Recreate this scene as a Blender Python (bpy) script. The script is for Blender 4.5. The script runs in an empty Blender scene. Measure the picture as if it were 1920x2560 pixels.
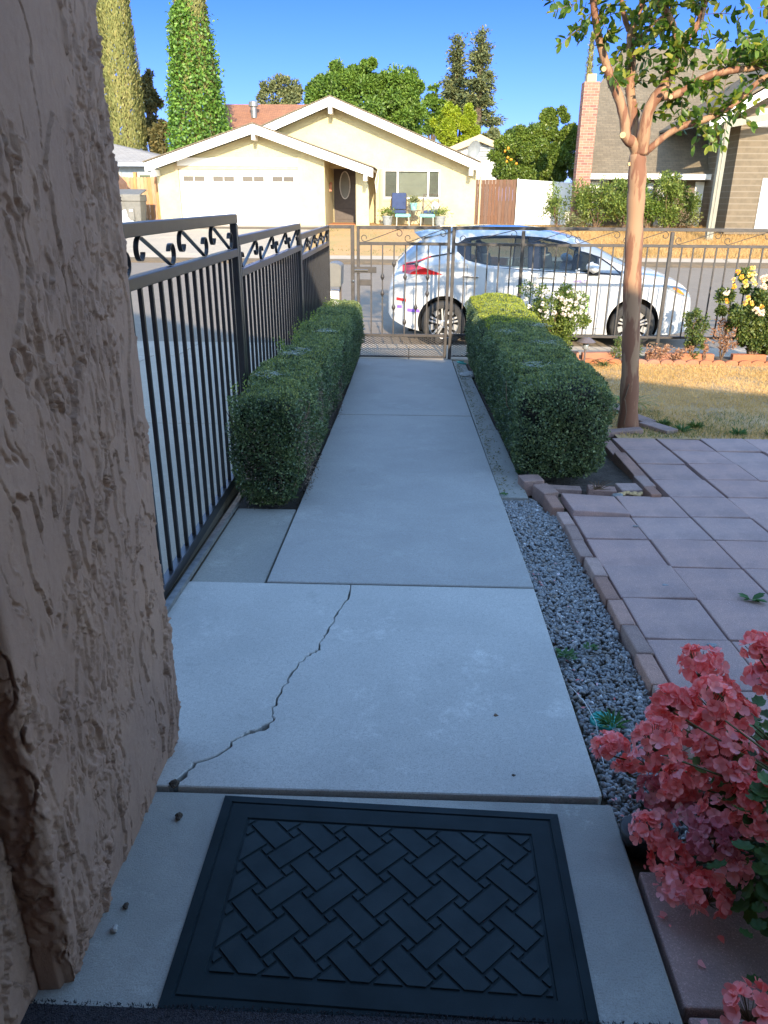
import bpy, bmesh, math, random
import numpy as np
from mathutils import Vector, Matrix
random.seed(7); RNG=np.random.default_rng(11)
SC=bpy.context.scene; COL=SC.collection
pi=math.pi; rad=math.radians
# ------------------------------------------------------------------ camera
F=1905.; PITCH=rad(22.3); YAW=rad(1.8); ROLL=rad(0.4); EYE=np.array([0,0,1.5])
def _axes():
    f=np.array([-math.sin(YAW)*math.cos(PITCH),math.cos(YAW)*math.cos(PITCH),-math.sin(PITCH)])
    r=np.array([math.cos(YAW),math.sin(YAW),0.]); u=np.cross(r,f)
    c,s=math.cos(ROLL),math.sin(ROLL)
    return c*r+s*u,-s*r+c*u,f
CR,CU,CF=_axes()
def at(px,py,y):
    """surveyed point of the photograph at depth y metres"""
    d=CF+CR*((px-960)/F)-CU*((py-1280)/F)
    p=d*(y/d[1])+EYE
    return (float(p[0]),float(y),float(p[2]))
cam=bpy.data.cameras.new('camera'); co=bpy.data.objects.new('camera',cam); COL.objects.link(co)
cam.sensor_fit='VERTICAL'; cam.sensor_height=24; cam.sensor_width=18; cam.lens=F/2560*24
cam.clip_start=.05; cam.clip_end=3000
m=Matrix(((CR[0],CU[0],-CF[0],0),(CR[1],CU[1],-CF[1],0),(CR[2],CU[2],-CF[2],1.5),(0,0,0,1)))
co.matrix_world=m; SC.camera=co
# ------------------------------------------------------------------ light
ELEV=rad(22); AZ=rad(6)
w=bpy.data.worlds.new('World'); SC.world=w; w.use_nodes=True
nt=w.node_tree; bg=nt.nodes['Background']
sk=nt.nodes.new('ShaderNodeTexSky'); sk.sky_type='NISHITA'; sk.sun_disc=False
sk.sun_elevation=ELEV; sk.sun_rotation=pi-AZ; sk.altitude=20; sk.air_density=1.0; sk.dust_density=.3; sk.ozone_density=2.2
tc=nt.nodes.new('ShaderNodeTexCoord'); sx=nt.nodes.new('ShaderNodeSeparateXYZ'); nt.links.new(tc.outputs['Generated'],sx.inputs[0])
tn=nt.nodes.new('ShaderNodeValToRGB'); nt.links.new(sx.outputs[2],tn.inputs[0]); e_=tn.color_ramp.elements
e_[0].position=0; e_[0].color=(.11,.14,.40,1); e_[1].position=.65; e_[1].color=(1.0,1.0,1.0,1); q_=e_.new(.22); q_.color=(.048,.092,.225,1)
up_=nt.nodes.new('ShaderNodeMix'); up_.data_type='RGBA'; up_.blend_type='MULTIPLY'; up_.inputs[0].default_value=1; nt.links.new(tn.outputs[0],up_.inputs[6]); up_.inputs[7].default_value=(1.38,1.47,1.56,1)
my=nt.nodes.new('ShaderNodeMapRange'); my.inputs[1].default_value=.80; my.inputs[2].default_value=.30; nt.links.new(sx.outputs[1],my.inputs[0])
mz=nt.nodes.new('ShaderNodeMix'); mz.data_type='RGBA'; nt.links.new(my.outputs[0],mz.inputs[0]); nt.links.new(up_.outputs[2],mz.inputs[6]); mz.inputs[7].default_value=(1.16,1.18,1.18,1)
ml=nt.nodes.new('ShaderNodeMix'); ml.data_type='RGBA'; ml.blend_type='MULTIPLY'; ml.inputs[0].default_value=1; nt.links.new(sk.outputs[0],ml.inputs[6]); nt.links.new(mz.outputs[2],ml.inputs[7])
nt.links.new(ml.outputs[2],bg.inputs[0]); bg.inputs[1].default_value=.15
sl=bpy.data.lights.new('sun','SUN'); sl.energy=2.55; sl.angle=rad(.53); sl.color=(1,.84,.62)
so=bpy.data.objects.new('sun',sl); COL.objects.link(so)
d=Vector((-math.sin(AZ)*math.cos(ELEV),math.cos(AZ)*math.cos(ELEV),-math.sin(ELEV)))
so.rotation_euler=d.to_track_quat('-Z','Y').to_euler(); so.location=(3,-8,12)
SC.view_settings.view_transform='Standard'; SC.view_settings.look='None'; SC.view_settings.exposure=1.95; SC.view_settings.gamma=1
# ------------------------------------------------------------------ materials
MATS={}
def _nd(nt,t,**k):
    n=nt.nodes.new(t)
    for a,b in k.items(): setattr(n,a,b)
    return n
def _mix(nt,fac,a,b):
    n=_nd(nt,'ShaderNodeMix',data_type='RGBA')
    L=nt.links
    for i,v in ((0,fac),(6,a),(7,b)):
        if hasattr(v,'is_output') or isinstance(v,bpy.types.NodeSocket): L.new(v,n.inputs[i])
        else: n.inputs[i].default_value=v if i==0 else (*v,1)
    return n.outputs[2]
def _noise(nt,vec,scale,detail=4,rough=.55,dist=0):
    n=_nd(nt,'ShaderNodeTexNoise'); n.inputs['Scale'].default_value=scale; n.inputs['Detail'].default_value=detail
    n.inputs['Roughness'].default_value=rough; n.inputs['Distortion'].default_value=dist
    nt.links.new(vec,n.inputs['Vector']); return n.outputs[0]
def _ramp(nt,fac,a,b):
    n=_nd(nt,'ShaderNodeMapRange'); n.inputs[1].default_value=a; n.inputs[2].default_value=b
    nt.links.new(fac,n.inputs[0]); return n.outputs[0]
def _math(nt,op,a,b):
    n=_nd(nt,'ShaderNodeMath',operation=op)
    for i,v in ((0,a),(1,b)):
        if isinstance(v,bpy.types.NodeSocket): nt.links.new(v,n.inputs[i])
        else: n.inputs[i].default_value=v
    return n.outputs[0]
def base(name,rough=.7,metal=0,spec=.5):
    m=bpy.data.materials.new(name); m.use_nodes=True; nt=m.node_tree; p=nt.nodes['Principled BSDF']
    p.inputs['Roughness'].default_value=rough; p.inputs['Metallic'].default_value=metal
    p.inputs['Specular IOR Level'].default_value=spec
    MATS[name]=m; return m,nt,p
def objvec(nt,gen='Object'):
    return _nd(nt,'ShaderNodeTexCoord').outputs[gen]
def vscale(nt,v,s):
    n=_nd(nt,'ShaderNodeMapping'); n.inputs['Scale'].default_value=s; nt.links.new(v,n.inputs[0]); return n.outputs[0]
def bump(nt,p,h,strength,dist,prev=None):
    b=_nd(nt,'ShaderNodeBump'); b.inputs['Strength'].default_value=strength; b.inputs['Distance'].default_value=dist
    nt.links.new(h,b.inputs['Height'])
    if prev is not None: nt.links.new(prev,b.inputs['Normal'])
    nt.links.new(b.outputs[0],p.inputs['Normal']); return b.outputs[0]
def M(name,c1,c2=None,sc=6,rough=.7,metal=0,spec=.5,bs=0,bscale=80,bd=.002,stretch=(1,1,1),lo=.35,hi=.65,objr=0,coat=0,spk=0):
    if name in MATS: return MATS[name]
    m,nt,p=base(name,rough,metal,spec); v=vscale(nt,objvec(nt),stretch)
    c2=c2 or tuple(x*.82 for x in c1)
    col=_mix(nt,_ramp(nt,_noise(nt,v,sc,6),lo,hi),c1,c2)
    if spk:
        col=_mix(nt,_math(nt,'MULTIPLY',_ramp(nt,_noise(nt,v,310,3,.7),.55,.66),spk),col,tuple(min(1,x*2.2) for x in c1)); col=_mix(nt,_math(nt,'MULTIPLY',_ramp(nt,_noise(nt,v,240,3,.7),.55,.68),spk),col,tuple(x*.4 for x in c1)); col=_mix(nt,_math(nt,'MULTIPLY',_ramp(nt,_noise(nt,v,3.1,7,.7),.5,.72),spk),col,tuple(x*.62 for x in c2))
    if objr:
        r=_nd(nt,'ShaderNodeObjectInfo').outputs['Random']
        hs=_nd(nt,'ShaderNodeHueSaturation'); nt.links.new(col,hs.inputs['Color'])
        nt.links.new(_ramp2(nt,r,1-objr,1+objr),hs.inputs['Value']); 
        nt.links.new(_ramp2(nt,_math(nt,'FRACT',_math(nt,'MULTIPLY',r,7.31),0),1-objr*1.3,1+objr*1.3),hs.inputs['Saturation']); col=hs.outputs[0]
    nt.links.new(col,p.inputs['Base Color'])
    if bs: bump(nt,p,_noise(nt,v,bscale,5),bs,bd)
    if coat: p.inputs['Coat Weight'].default_value=coat; p.inputs['Coat Roughness'].default_value=.05
    return m
def _ramp2(nt,v,a,b):
    n=_nd(nt,'ShaderNodeMapRange'); n.inputs[3].default_value=a; n.inputs[4].default_value=b; nt.links.new(v,n.inputs[0]); return n.outputs[0]
def Leaf(name,cols,rough=.5,trans=.25,spec=.4,tcol=None):
    """cols: list of colours picked per leaf"""
    m,nt,p=base(name,rough,0,spec)
    a=_nd(nt,'ShaderNodeAttribute',attribute_name='rnd')
    cr=_nd(nt,'ShaderNodeValToRGB'); e=cr.color_ramp.elements
    n=len(cols)
    while len(e)<n: e.new(.5)
    for i,c in enumerate(cols): e[i].position=i/(n-1); e[i].color=(*c,1)
    nt.links.new(a.outputs['Fac'],cr.inputs[0]); nt.links.new(cr.outputs[0],p.inputs['Base Color'])
    if trans:
        t=_nd(nt,'ShaderNodeBsdfTranslucent'); mx=_nd(nt,'ShaderNodeMixShader'); mx.inputs[0].default_value=trans
        hs=_nd(nt,'ShaderNodeHueSaturation'); hs.inputs['Saturation'].default_value=1.1; hs.inputs['Value'].default_value=1.3
        nt.links.new(cr.outputs[0],hs.inputs['Color']); nt.links.new(hs.outputs[0],t.inputs[0])
        nt.links.new(p.outputs[0],mx.inputs[1]); nt.links.new(t.outputs[0],mx.inputs[2])
        nt.links.new(mx.outputs[0],nt.nodes['Material Output'].inputs[0])
    return m
def concrete(name,c1,c2,bs=.35,stain=.55,spk=.35,rough=.85):
    m,nt,p=base(name,rough,0,.3); v=objvec(nt)
    big=_noise(nt,v,2.3,5,.6,.4); fine=_noise(nt,v,260,3,.75); mid=_noise(nt,v,14,6,.65)
    c=_mix(nt,_math(nt,'MULTIPLY',_ramp(nt,big,.35,.68),.75),c1,c2)
    grain=_noise(nt,v,85,6,.85)
    c=_mix(nt,_math(nt,'MULTIPLY',_ramp(nt,grain,.40,.62),.55),c,tuple(x*.68 for x in c1))
    c=_mix(nt,_math(nt,'MULTIPLY',_ramp(nt,_noise(nt,v,3.4,9,.82),.56,.70),stain),c,tuple(min(1,x*1.35) for x in c1))
    c=_mix(nt,_math(nt,'MULTIPLY',_ramp(nt,fine,.50,.62),spk),c,tuple(x*.45 for x in c1))
    c=_mix(nt,_math(nt,'MULTIPLY',_ramp(nt,_noise(nt,v,5,8,.75),.60,.72),.35),c,tuple(x*.6 for x in c2))
    nt.links.new(c,p.inputs['Base Color'])
    h=_math(nt,'ADD',_math(nt,'MULTIPLY',fine,.6),mid)
    bump(nt,p,h,bs,.004); return m
def vec_xz(nt,kx=1,ky=0):
    s=_nd(nt,'ShaderNodeSeparateXYZ'); nt.links.new(objvec(nt),s.inputs[0])
    c=_nd(nt,'ShaderNodeCombineXYZ')
    a=_math(nt,'ADD',_math(nt,'MULTIPLY',s.outputs[0],kx),_math(nt,'MULTIPLY',s.outputs[1],ky))
    nt.links.new(a,c.inputs[0]); nt.links.new(s.outputs[2],c.inputs[1]); return c.outputs[0]
def bricktex(name,c1,c2,mortar,bw,rh,ms,kx=1,ky=0,rough=.85,bd=.01,off=.5,bs=.6,dirt=.5,bias=0,zm=1,off2=.5):
    m,nt,p=base(name,rough,0,.25); v=vec_xz(nt,kx,ky); v=vscale(nt,v,(1,zm,1))
    b=_nd(nt,'ShaderNodeTexBrick'); b.offset=off; nt.links.new(v,b.inputs['Vector'])
    for k,x in (('Color1',(*c1,1)),('Color2',(*c2,1)),('Mortar',(*mortar,1)),('Scale',1),('Mortar Size',ms),('Brick Width',bw),('Row Height',rh),('Bias',bias)):
        b.inputs[k].default_value=x
    c=_mix(nt,_math(nt,'MULTIPLY',_ramp(nt,_noise(nt,objvec(nt),3,6,.7),.4,.7),dirt),b.outputs[0],tuple(x*.65 for x in c1))
    nt.links.new(c,p.inputs['Base Color'])
    inv=_math(nt,'SUBTRACT',1,b.outputs[1]); n=_noise(nt,objvec(nt),90,3)
    bump(nt,p,_math(nt,'ADD',inv,_math(nt,'MULTIPLY',n,.4)),bs,bd); return m
# concretes / grounds
concrete('path_concrete',(.42,.41,.385),(.33,.325,.31),stain=.35,spk=.5)
concrete('path_light',(.56,.55,.51),(.43,.425,.40),stain=.6,spk=.6)
concrete('porch_concrete',(.46,.46,.42),(.23,.235,.22),bs=.6,stain=.7,spk=.5)
concrete('aggregate',(.36,.35,.31),(.29,.285,.26),bs=.6,spk=.6)
concrete('drive_concrete',(.46,.385,.29),(.36,.31,.24),bs=.3)
concrete('walk_concrete',(.48,.40,.30),(.40,.33,.25),bs=.3)
concrete('asphalt',(.27,.22,.165),(.22,.18,.135),bs=.5,stain=.35,spk=.5)
M('soil',(.055,.042,.032),(.10,.08,.06),12,.95,bs=1,bscale=60,bd=.02)
M('earth',(.14,.10,.06),(.09,.07,.045),4,.95,bs=.6,bscale=20,bd=.02)
M('dry_lawn',(.52,.34,.16),(.36,.24,.12),5,.95,bs=.8,bscale=120,bd=.01)
M('far_dirt',(.50,.27,.11),(.36,.25,.09),1.2,.95,bs=.6,bscale=30,bd=.03)
M('paver_red',(.44,.295,.255),(.36,.255,.235),9,.9,spec=.25,bs=.9,bscale=230,bd=.003,objr=.055,spk=.5)
M('brick_red',(.37,.235,.19),(.28,.185,.155),14,.9,spec=.25,bs=.9,bscale=160,bd=.004,objr=.18,spk=.55)
M('terracotta_edge',(.42,.17,.09),(.33,.14,.08),9,.85,bs=.3,bscale=90,objr=.08)
M('carpet',(.035,.035,.045),(.075,.07,.08),300,1,bs=1,bscale=350,bd=.01,lo=.45,hi=.55)
M('rubber',(.008,.018,.022),(.014,.027,.033),9,.75,spec=.22,bs=.35,bscale=420,bd=.0008)
M('rubber_raised',(.011,.024,.030),(.020,.036,.043),9,.72,spec=.25,bs=.45,bscale=420,bd=.0008)
# metals
M('black_iron',(.012,.012,.014),(.022,.021,.022),20,.33,spec=.6,bs=.15,bscale=60,bd=.001)
M('worn_iron',(.055,.046,.042),(.032,.028,.026),14,.5,spec=.5,bs=.3,bscale=90,bd=.001)
M('galv',(.30,.30,.29),(.2,.2,.2),30,.45,metal=.7)
M('steel',(.6,.58,.55),None,20,.25,metal=1)
# buildings
M('cream_stucco',(.52,.45,.275),(.46,.40,.24),2.5,.95,spec=.2,bs=.6,bscale=14,bd=.03)
M('white_paint',(.80,.78,.74),(.74,.72,.68),2,.6,bs=.05)
M('white_gate',(.80,.78,.72),(.70,.68,.62),1.5,.8,bs=.2,bscale=30)
M('trim_tan',(.55,.42,.25),None,6,.7)
M('soffit_tan',(.45,.36,.24),None,6,.8)
M('dark_door',(.055,.04,.035),(.075,.055,.045),9,.45)
M('brown_wood',(.15,.08,.05),(.09,.05,.032),7,.85,bs=.4,bscale=40,stretch=(4,4,.5),lo=.3,hi=.7,objr=.1)
M('cedar',(.52,.27,.12),(.34,.17,.08),5,.8,bs=.3,bscale=40,stretch=(5,5,.6),lo=.3,hi=.7,objr=.1)
M('grey_wood',(.28,.27,.21),(.20,.19,.155),5,.8,bs=.4,bscale=30,stretch=(5,5,.5))
M('blue_wall',(.27,.31,.37),None,4,.8)
M('grey_plastic',(.17,.16,.14),(.13,.125,.11),6,.5,bs=.1)
M('plastic_bag',(.75,.73,.72),(.5,.5,.5),12,.4)
M('white_plastic',(.8,.79,.77),None,6,.4)
M('black_plastic',(.02,.02,.022),None,6,.5)
M('black_tyre',(.022,.021,.02),(.035,.032,.03),12,.8,bs=.2)
M('teal_plastic',(.03,.33,.28),None,8,.5)
M('dark_void',(.02,.02,.02),None,4,.9)
M('curtain',(.42,.42,.37),(.36,.36,.32),3,.9)
M('garage_glass',(.09,.075,.065),None,4,.2)
M('window_grey',(.20,.20,.18),None,4,.3)
M('navy_cushion',(.035,.055,.13),None,9,.9)
M('aqua_cushion',(.18,.60,.52),None,9,.9)
M('bronze_frame',(.11,.08,.06),None,9,.5)
M('ceramic_teal',(.14,.40,.37),(.3,.5,.45),14,.25)
M('grey_pot',(.24,.26,.27),None,9,.7)
M('red_door',(.42,.10,.08),None,5,.5)
M('orange_fruit',(.85,.32,.02),None,5,.5)
M('bark_myrtle',(.34,.20,.115),(.21,.095,.055),3.4,.7,spec=.3,bs=.35,bscale=40,bd=.004,stretch=(5,5,.8),lo=.47,hi=.53)
M('bark_dark',(.11,.075,.05),(.07,.05,.035),6,.9,bs=.8,bscale=20,bd=.02,stretch=(3,3,.6))
M('cut_wood',(.62,.42,.2),None,20,.8)
M('twig',(.16,.10,.06),None,10,.8)
M('stem_green',(.10,.15,.04),(.14,.11,.05),10,.6)
M('solar_lamp_bronze',(.20,.16,.15),None,10,.4,metal=.4)
M('amber',(.85,.22,.01),None,5,.3)
def shingle(name,c1,c2,mort,zm): return bricktex(name,c1,c2,mort,.24,.145,.009,rough=.95,bd=.02,dirt=.45,zm=zm)
shingle('shingle_grey_brown',(.145,.12,.085),(.185,.15,.105),(.125,.10,.07),2.2)
shingle('shingle_red_brown',(.34,.16,.09),(.25,.12,.075),(.15,.08,.05),3)
shingle('shingle_light',(.36,.33,.30),(.29,.27,.25),(.2,.19,.18),3)
bricktex('chimney_brick',(.40,.18,.12),(.19,.095,.08),(.36,.26,.20),.23,.085,.008,kx=1,ky=1,dirt=.25)
m,nt,p=base('siding',.75,0,.3); v=vec_xz(nt)
s_=_nd(nt,'ShaderNodeSeparateXYZ'); nt.links.new(v,s_.inputs[0]); fr=_math(nt,'FRACT',_math(nt,'MULTIPLY',s_.outputs[1],5.3),0)
c=_mix(nt,_ramp(nt,_noise(nt,objvec(nt),6,5),.35,.65),(.12,.095,.064),(.15,.118,.08)); c=_mix(nt,_ramp(nt,fr,.78,.95),c,(.2,.17,.13))
nt.links.new(c,p.inputs['Base Color']); bump(nt,p,fr,-.8,.03)
m,nt,p=base('dark_stucco',.85,0,.3); v=objvec(nt)
c=_mix(nt,_ramp(nt,_noise(nt,v,3,6,.6),.35,.7),(.36,.225,.16),(.28,.175,.13)); c=_mix(nt,_math(nt,'MULTIPLY',_ramp(nt,_noise(nt,v,60,5,.8),.5,.75),.4),c,(.40,.27,.20)); c=_mix(nt,_math(nt,'MULTIPLY',_ramp(nt,_noise(nt,vscale(nt,v,(4,4,.7)),3,7,.8),.52,.7),.45),c,(.19,.12,.09))
nt.links.new(c,p.inputs['Base Color'])
b1=bump(nt,p,_noise(nt,v,55,5,.6),.45,.004); bump(nt,p,_noise(nt,v,420,4,.8),.9,.0018,b1)
m,nt,p=base('gravel_stone',.75,0,.35)
a=_nd(nt,'ShaderNodeAttribute',attribute_name='rnd'); cr=_nd(nt,'ShaderNodeValToRGB'); e=cr.color_ramp.elements
e[0].color=(.26,.27,.275,1); e[1].color=(.78,.79,.79,1); e[1].position=1; x=e.new(.6); x.color=(.36,.37,.375,1); x=e.new(.93); x.color=(.27,.22,.17,1)
nt.links.new(a.outputs['Fac'],cr.inputs[0]); cc=_mix(nt,_ramp(nt,_noise(nt,objvec(nt),140,4),.45,.7),cr.outputs[0],(.20,.21,.22)); nt.links.new(cc,p.inputs['Base Color']); bump(nt,p,_noise(nt,objvec(nt),300,3),.4,.001)
# car
m,nt,p=base('car_paint',.25,0,.5); p.inputs['Base Color'].default_value=(.50,.505,.505,1); p.inputs['Coat Weight'].default_value=.35; p.inputs['Coat Roughness'].default_value=.03; p.inputs['Metallic'].default_value=.0
m,nt,p=base('car_roof_paint',.18,0,.6); p.inputs['Base Color'].default_value=(.30,.42,.58,1); p.inputs['Coat Weight'].default_value=1; p.inputs['Coat Roughness'].default_value=.03
m,nt,p=base('gloss_black',.12,0,.6); p.inputs['Base Color'].default_value=(.012,.013,.016,1)
m,nt,p=base('alloy',.3,.85,.5); p.inputs['Base Color'].default_value=(.62,.61,.6,1)
m,nt,p=base('red_lens',.15,0,.6); p.inputs['Base Color'].default_value=(.55,.02,.02,1); p.inputs['Coat Weight'].default_value=1
m,nt,p=base('purple_lens',.3,0,.5); p.inputs['Base Color'].default_value=(.22,.12,.5,1)
m,nt,p=base('lamp_glass',.12,.2,.6); p.inputs['Base Color'].default_value=(.28,.31,.33,1)
def glassmat(name,tint,alpha):
    m,nt,p=base(name,.03,0,.5)
    tr=_nd(nt,'ShaderNodeBsdfTransparent'); tr.inputs[0].default_value=(*tint,1)
    gl=_nd(nt,'ShaderNodeBsdfGlossy'); gl.inputs['Roughness'].default_value=.02
    fr=_nd(nt,'ShaderNodeFresnel'); fr.inputs[0].default_value=1.5
    f=_math(nt,'ADD',_math(nt,'MULTIPLY',fr.outputs[0],1.0),alpha)
    mx=_nd(nt,'ShaderNodeMixShader'); nt.links.new(f,mx.inputs[0]); nt.links.new(tr.outputs[0],mx.inputs[1]); nt.links.new(gl.outputs[0],mx.inputs[2])
    nt.links.new(mx.outputs[0],nt.nodes['Material Output'].inputs[0])
glassmat('car_glass',(.42,.50,.53),.0); glassmat('house_glass',(.8,.82,.8),.03)
# foliage
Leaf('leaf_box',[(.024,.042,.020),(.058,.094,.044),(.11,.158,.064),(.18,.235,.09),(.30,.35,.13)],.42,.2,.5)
Leaf('leaf_box_tip',[(.11,.15,.07),(.19,.23,.08),(.31,.32,.09)],.45,.35)
Leaf('leaf_box_sun',[(.24,.29,.04),(.38,.42,.05),(.52,.52,.07)],.45,.4)  # yellow new growth, brightened so the colour carries sunlight
Leaf('leaf_withered',[(.13,.10,.08),(.20,.155,.12),(.27,.20,.15)],.8,.1)
Leaf('leaf_myrtle',[(.04,.09,.018),(.08,.15,.025),(.15,.24,.035),(.34,.33,.05)],.4,.45,.5)
Leaf('leaf_cypress',[(.10,.125,.045),(.19,.205,.07),(.28,.27,.10),(.34,.29,.12)],.7,.15,.2)
Leaf('leaf_ivy',[(.05,.11,.018),(.10,.20,.03),(.18,.30,.045)],.45,.3)
Leaf('leaf_green',[(.06,.11,.018),(.11,.19,.028),(.18,.27,.04)],.5,.3)
Leaf('leaf_lime',[(.16,.22,.02),(.27,.34,.025),(.37,.41,.035)],.5,.4)
Leaf('leaf_olive',[(.08,.10,.04),(.14,.16,.06),(.21,.20,.08)],.6,.2)
Leaf('leaf_autumn',[(.07,.075,.03),(.12,.11,.04),(.22,.16,.05)],.6,.2)
Leaf('leaf_redwood',[(.06,.08,.035),(.11,.135,.05),(.20,.20,.075)],.7,.15)
Leaf('leaf_citrus',[(.055,.10,.018),(.12,.18,.03),(.22,.27,.04)],.4,.25)
Leaf('leaf_shrub',[(.07,.11,.025),(.14,.20,.04),(.25,.29,.06)],.5,.35)
Leaf('leaf_rose',[(.045,.075,.025),(.09,.14,.035),(.20,.22,.05)],.45,.3)
Leaf('leaf_dead',[(.30,.13,.07),(.42,.22,.12),(.5,.32,.2)],.8,.3)
Leaf('leaf_geranium',[(.04,.09,.025),(.07,.14,.035),(.12,.21,.05)],.5,.25)
Leaf('petal_pink',[(.82,.17,.17),(.94,.28,.26),(.95,.37,.34),(.95,.43,.45),(.95,.60,.63)],.5,.3,.3)
Leaf('petal_faded',[(.45,.10,.12),(.62,.2,.24),(.7,.34,.36),(.55,.42,.3)],.7,.3,.2)
Leaf('petal_yellow',[(.85,.45,.05),(.9,.62,.15),(.92,.80,.45)],.6,.3,.2)
Leaf('petal_peach',[(.85,.55,.38),(.9,.68,.5),(.9,.78,.62)],.6,.3,.2)
Leaf('petal_white',[(.75,.68,.6),(.85,.78,.7),(.9,.85,.8)],.6,.3,.2)
Leaf('grass_dry',[(.22,.18,.06),(.50,.33,.12),(.66,.43,.18),(.78,.55,.27)],.8,.3,.2)
Leaf('grass_tall',[(.16,.17,.05),(.42,.27,.11),(.56,.37,.16),(.68,.50,.26)],.8,.35,.2)
Leaf('grass_green',[(.04,.08,.025),(.08,.13,.03),(.16,.19,.05)],.6,.3,.3)
Leaf('weed_green',[(.05,.12,.04),(.09,.19,.06)],.6,.3,.3)
# ------------------------------------------------------------------ mesh helpers
ORG={}
def setp(o,label=None,cat=None,group=None,kind=None):
    if label: o['label']=label
    if cat: o['category']=cat
    if group: o['group']=group
    if kind: o['kind']=kind
    return o
def thing(name,loc,label,cat,group=None,kind=None):
    o=bpy.data.objects.new(name,None); o.empty_display_size=.1; o.location=loc; COL.objects.link(o); ORG[o.name]=np.array(loc,float)
    return setp(o,label,cat,group,kind)
def link_mesh(me,name,mat,parent=None,V=None,smooth=False):
    """V: world-space verts array already in me; shifts to the origin"""
    o=bpy.data.objects.new(name,me); COL.objects.link(o)
    if V is None:
        V=np.empty(len(me.vertices)*3,'f'); me.vertices.foreach_get('co',V); V=V.reshape(-1,3)
    if parent is not None:
        org=ORG[parent.name]; o.parent=parent
    else:
        lo,hi=V.min(0),V.max(0); org=np.array([(lo[0]+hi[0])/2,(lo[1]+hi[1])/2,lo[2]],float); o.location=org
    ORG[o.name]=np.array(org,float)
    W=(V-org).astype('f'); me.vertices.foreach_set('co',W.ravel())
    mats=mat if isinstance(mat,(list,tuple)) else [mat]
    for mm in mats: me.materials.append(MATS[mm] if isinstance(mm,str) else mm)
    if smooth: me.polygons.foreach_set('use_smooth',[True]*len(me.polygons))
    me.update(); return o
class MB:
    def __init__(s): s.v=[]; s.f=[]; s.mi=[]
    def add(s,vs,fs,mi=0):
        b=len(s.v); s.v+= [tuple(map(float,x)) for x in vs]; s.f+=[tuple(i+b for i in f) for f in fs]; s.mi+=[mi]*len(fs); return s
    def box(s,x0,x1,y0,y1,z0,z1,mi=0):
        return s.add([(x0,y0,z0),(x1,y0,z0),(x1,y1,z0),(x0,y1,z0),(x0,y0,z1),(x1,y0,z1),(x1,y1,z1),(x0,y1,z1)],
            [(3,2,1,0),(4,5,6,7),(0,1,5,4),(1,2,6,5),(2,3,7,6),(3,0,4,7)],mi)
    def cbox(s,c,size,rz=0,rx=0,ry=0,mi=0):
        R=Matrix.Rotation(rz,3,'Z')@Matrix.Rotation(ry,3,'Y')@Matrix.Rotation(rx,3,'X'); vs=[]
        for z in (-.5,.5):
            for x,y in ((-.5,-.5),(.5,-.5),(.5,.5),(-.5,.5)): vs.append(Vector(c)+R@Vector((x*size[0],y*size[1],z*size[2])))
        return s.add(vs,[(3,2,1,0),(4,5,6,7),(0,1,5,4),(1,2,6,5),(2,3,7,6),(3,0,4,7)],mi)
    def beam(s,p,q,w,h,up=(0,0,1),mi=0):
        p,q=Vector(p),Vector(q); d=(q-p).normalized(); u=Vector(up); sd=d.cross(u)
        if sd.length<1e-4: sd=d.cross(Vector((0,1,0)))
        sd.normalize(); u=sd.cross(d).normalized(); vs=[]
        for c in (p,q):
            for a,b in ((-1,-1),(1,-1),(1,1),(-1,1)): vs.append(c+sd*a*w/2+u*b*h/2)
        return s.add(vs,[(3,2,1,0),(4,5,6,7),(0,1,5,4),(1,2,6,5),(2,3,7,6),(3,0,4,7)],mi)
    def tube(s,pts,r,n=8,mi=0,cap=True):
        pts=[Vector(p) for p in pts]; rs=r if hasattr(r,'__len__') else [r]*len(pts); vs=[]; fs=[]; prev=None
        for i,p in enumerate(pts):
            d=(pts[min(i+1,len(pts)-1)]-pts[max(i-1,0)]).normalized()
            if prev is None:
                a=Vector((0,0,1)) if abs(d.z)<.9 else Vector((1,0,0)); x=d.cross(a).normalized()
            else: x=(prev-d*prev.dot(d)).normalized()
            prev=x; y=d.cross(x)
            for k in range(n):
                t=2*pi*k/n; vs.append(p+(x*math.cos(t)+y*math.sin(t))*rs[i])
        for i in range(len(pts)-1):
            for k in range(n):
                a=i*n+k; b=i*n+(k+1)%n; fs.append((a,b,b+n,a+n))
        if cap: fs.append(tuple(range(n-1,-1,-1))); fs.append(tuple(range((len(pts)-1)*n,len(pts)*n)))
        return s.add(vs,fs,mi)
    def lathe(s,prof,c,n=16,mi=0,axis='z',cap=True):
        vs=[];fs=[]
        for r,z in prof:
            for k in range(n):
                t=2*pi*k/n; a,b=r*math.cos(t),r*math.sin(t)
                vs.append((c[0]+a,c[1]+b,c[2]+z) if axis=='z' else (c[0]+a,c[1]+z,c[2]+b))
        for i in range(len(prof)-1):
            for k in range(n):
                a=i*n+k;b=i*n+(k+1)%n; fs.append((a,b,b+n,a+n) if axis=='z' else (b,a,a+n,b+n))
        if cap: fs.append(tuple(range(n-1,-1,-1))); fs.append(tuple(range((len(prof)-1)*n,len(prof)*n)))
        return s.add(vs,fs,mi)
    def prism(s,poly,a0,a1,ax='y',mi=0):
        """poly 2-D, extruded along ax from a0 to a1. ax y: poly=(x,z); ax x: (y,z); ax z: (x,y)"""
        n=len(poly)
        def P(p,a): return (p[0],a,p[1]) if ax=='y' else ((a,p[0],p[1]) if ax=='x' else (p[0],p[1],a))
        vs=[P(p,a0) for p in poly]+[P(p,a1) for p in poly]
        fs=[tuple(range(n)),tuple(range(2*n-1,n-1,-1))]+[(i,i+n,(i+1)%n+n,(i+1)%n) for i in range(n)]
        return s.add(vs,fs,mi)
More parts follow.
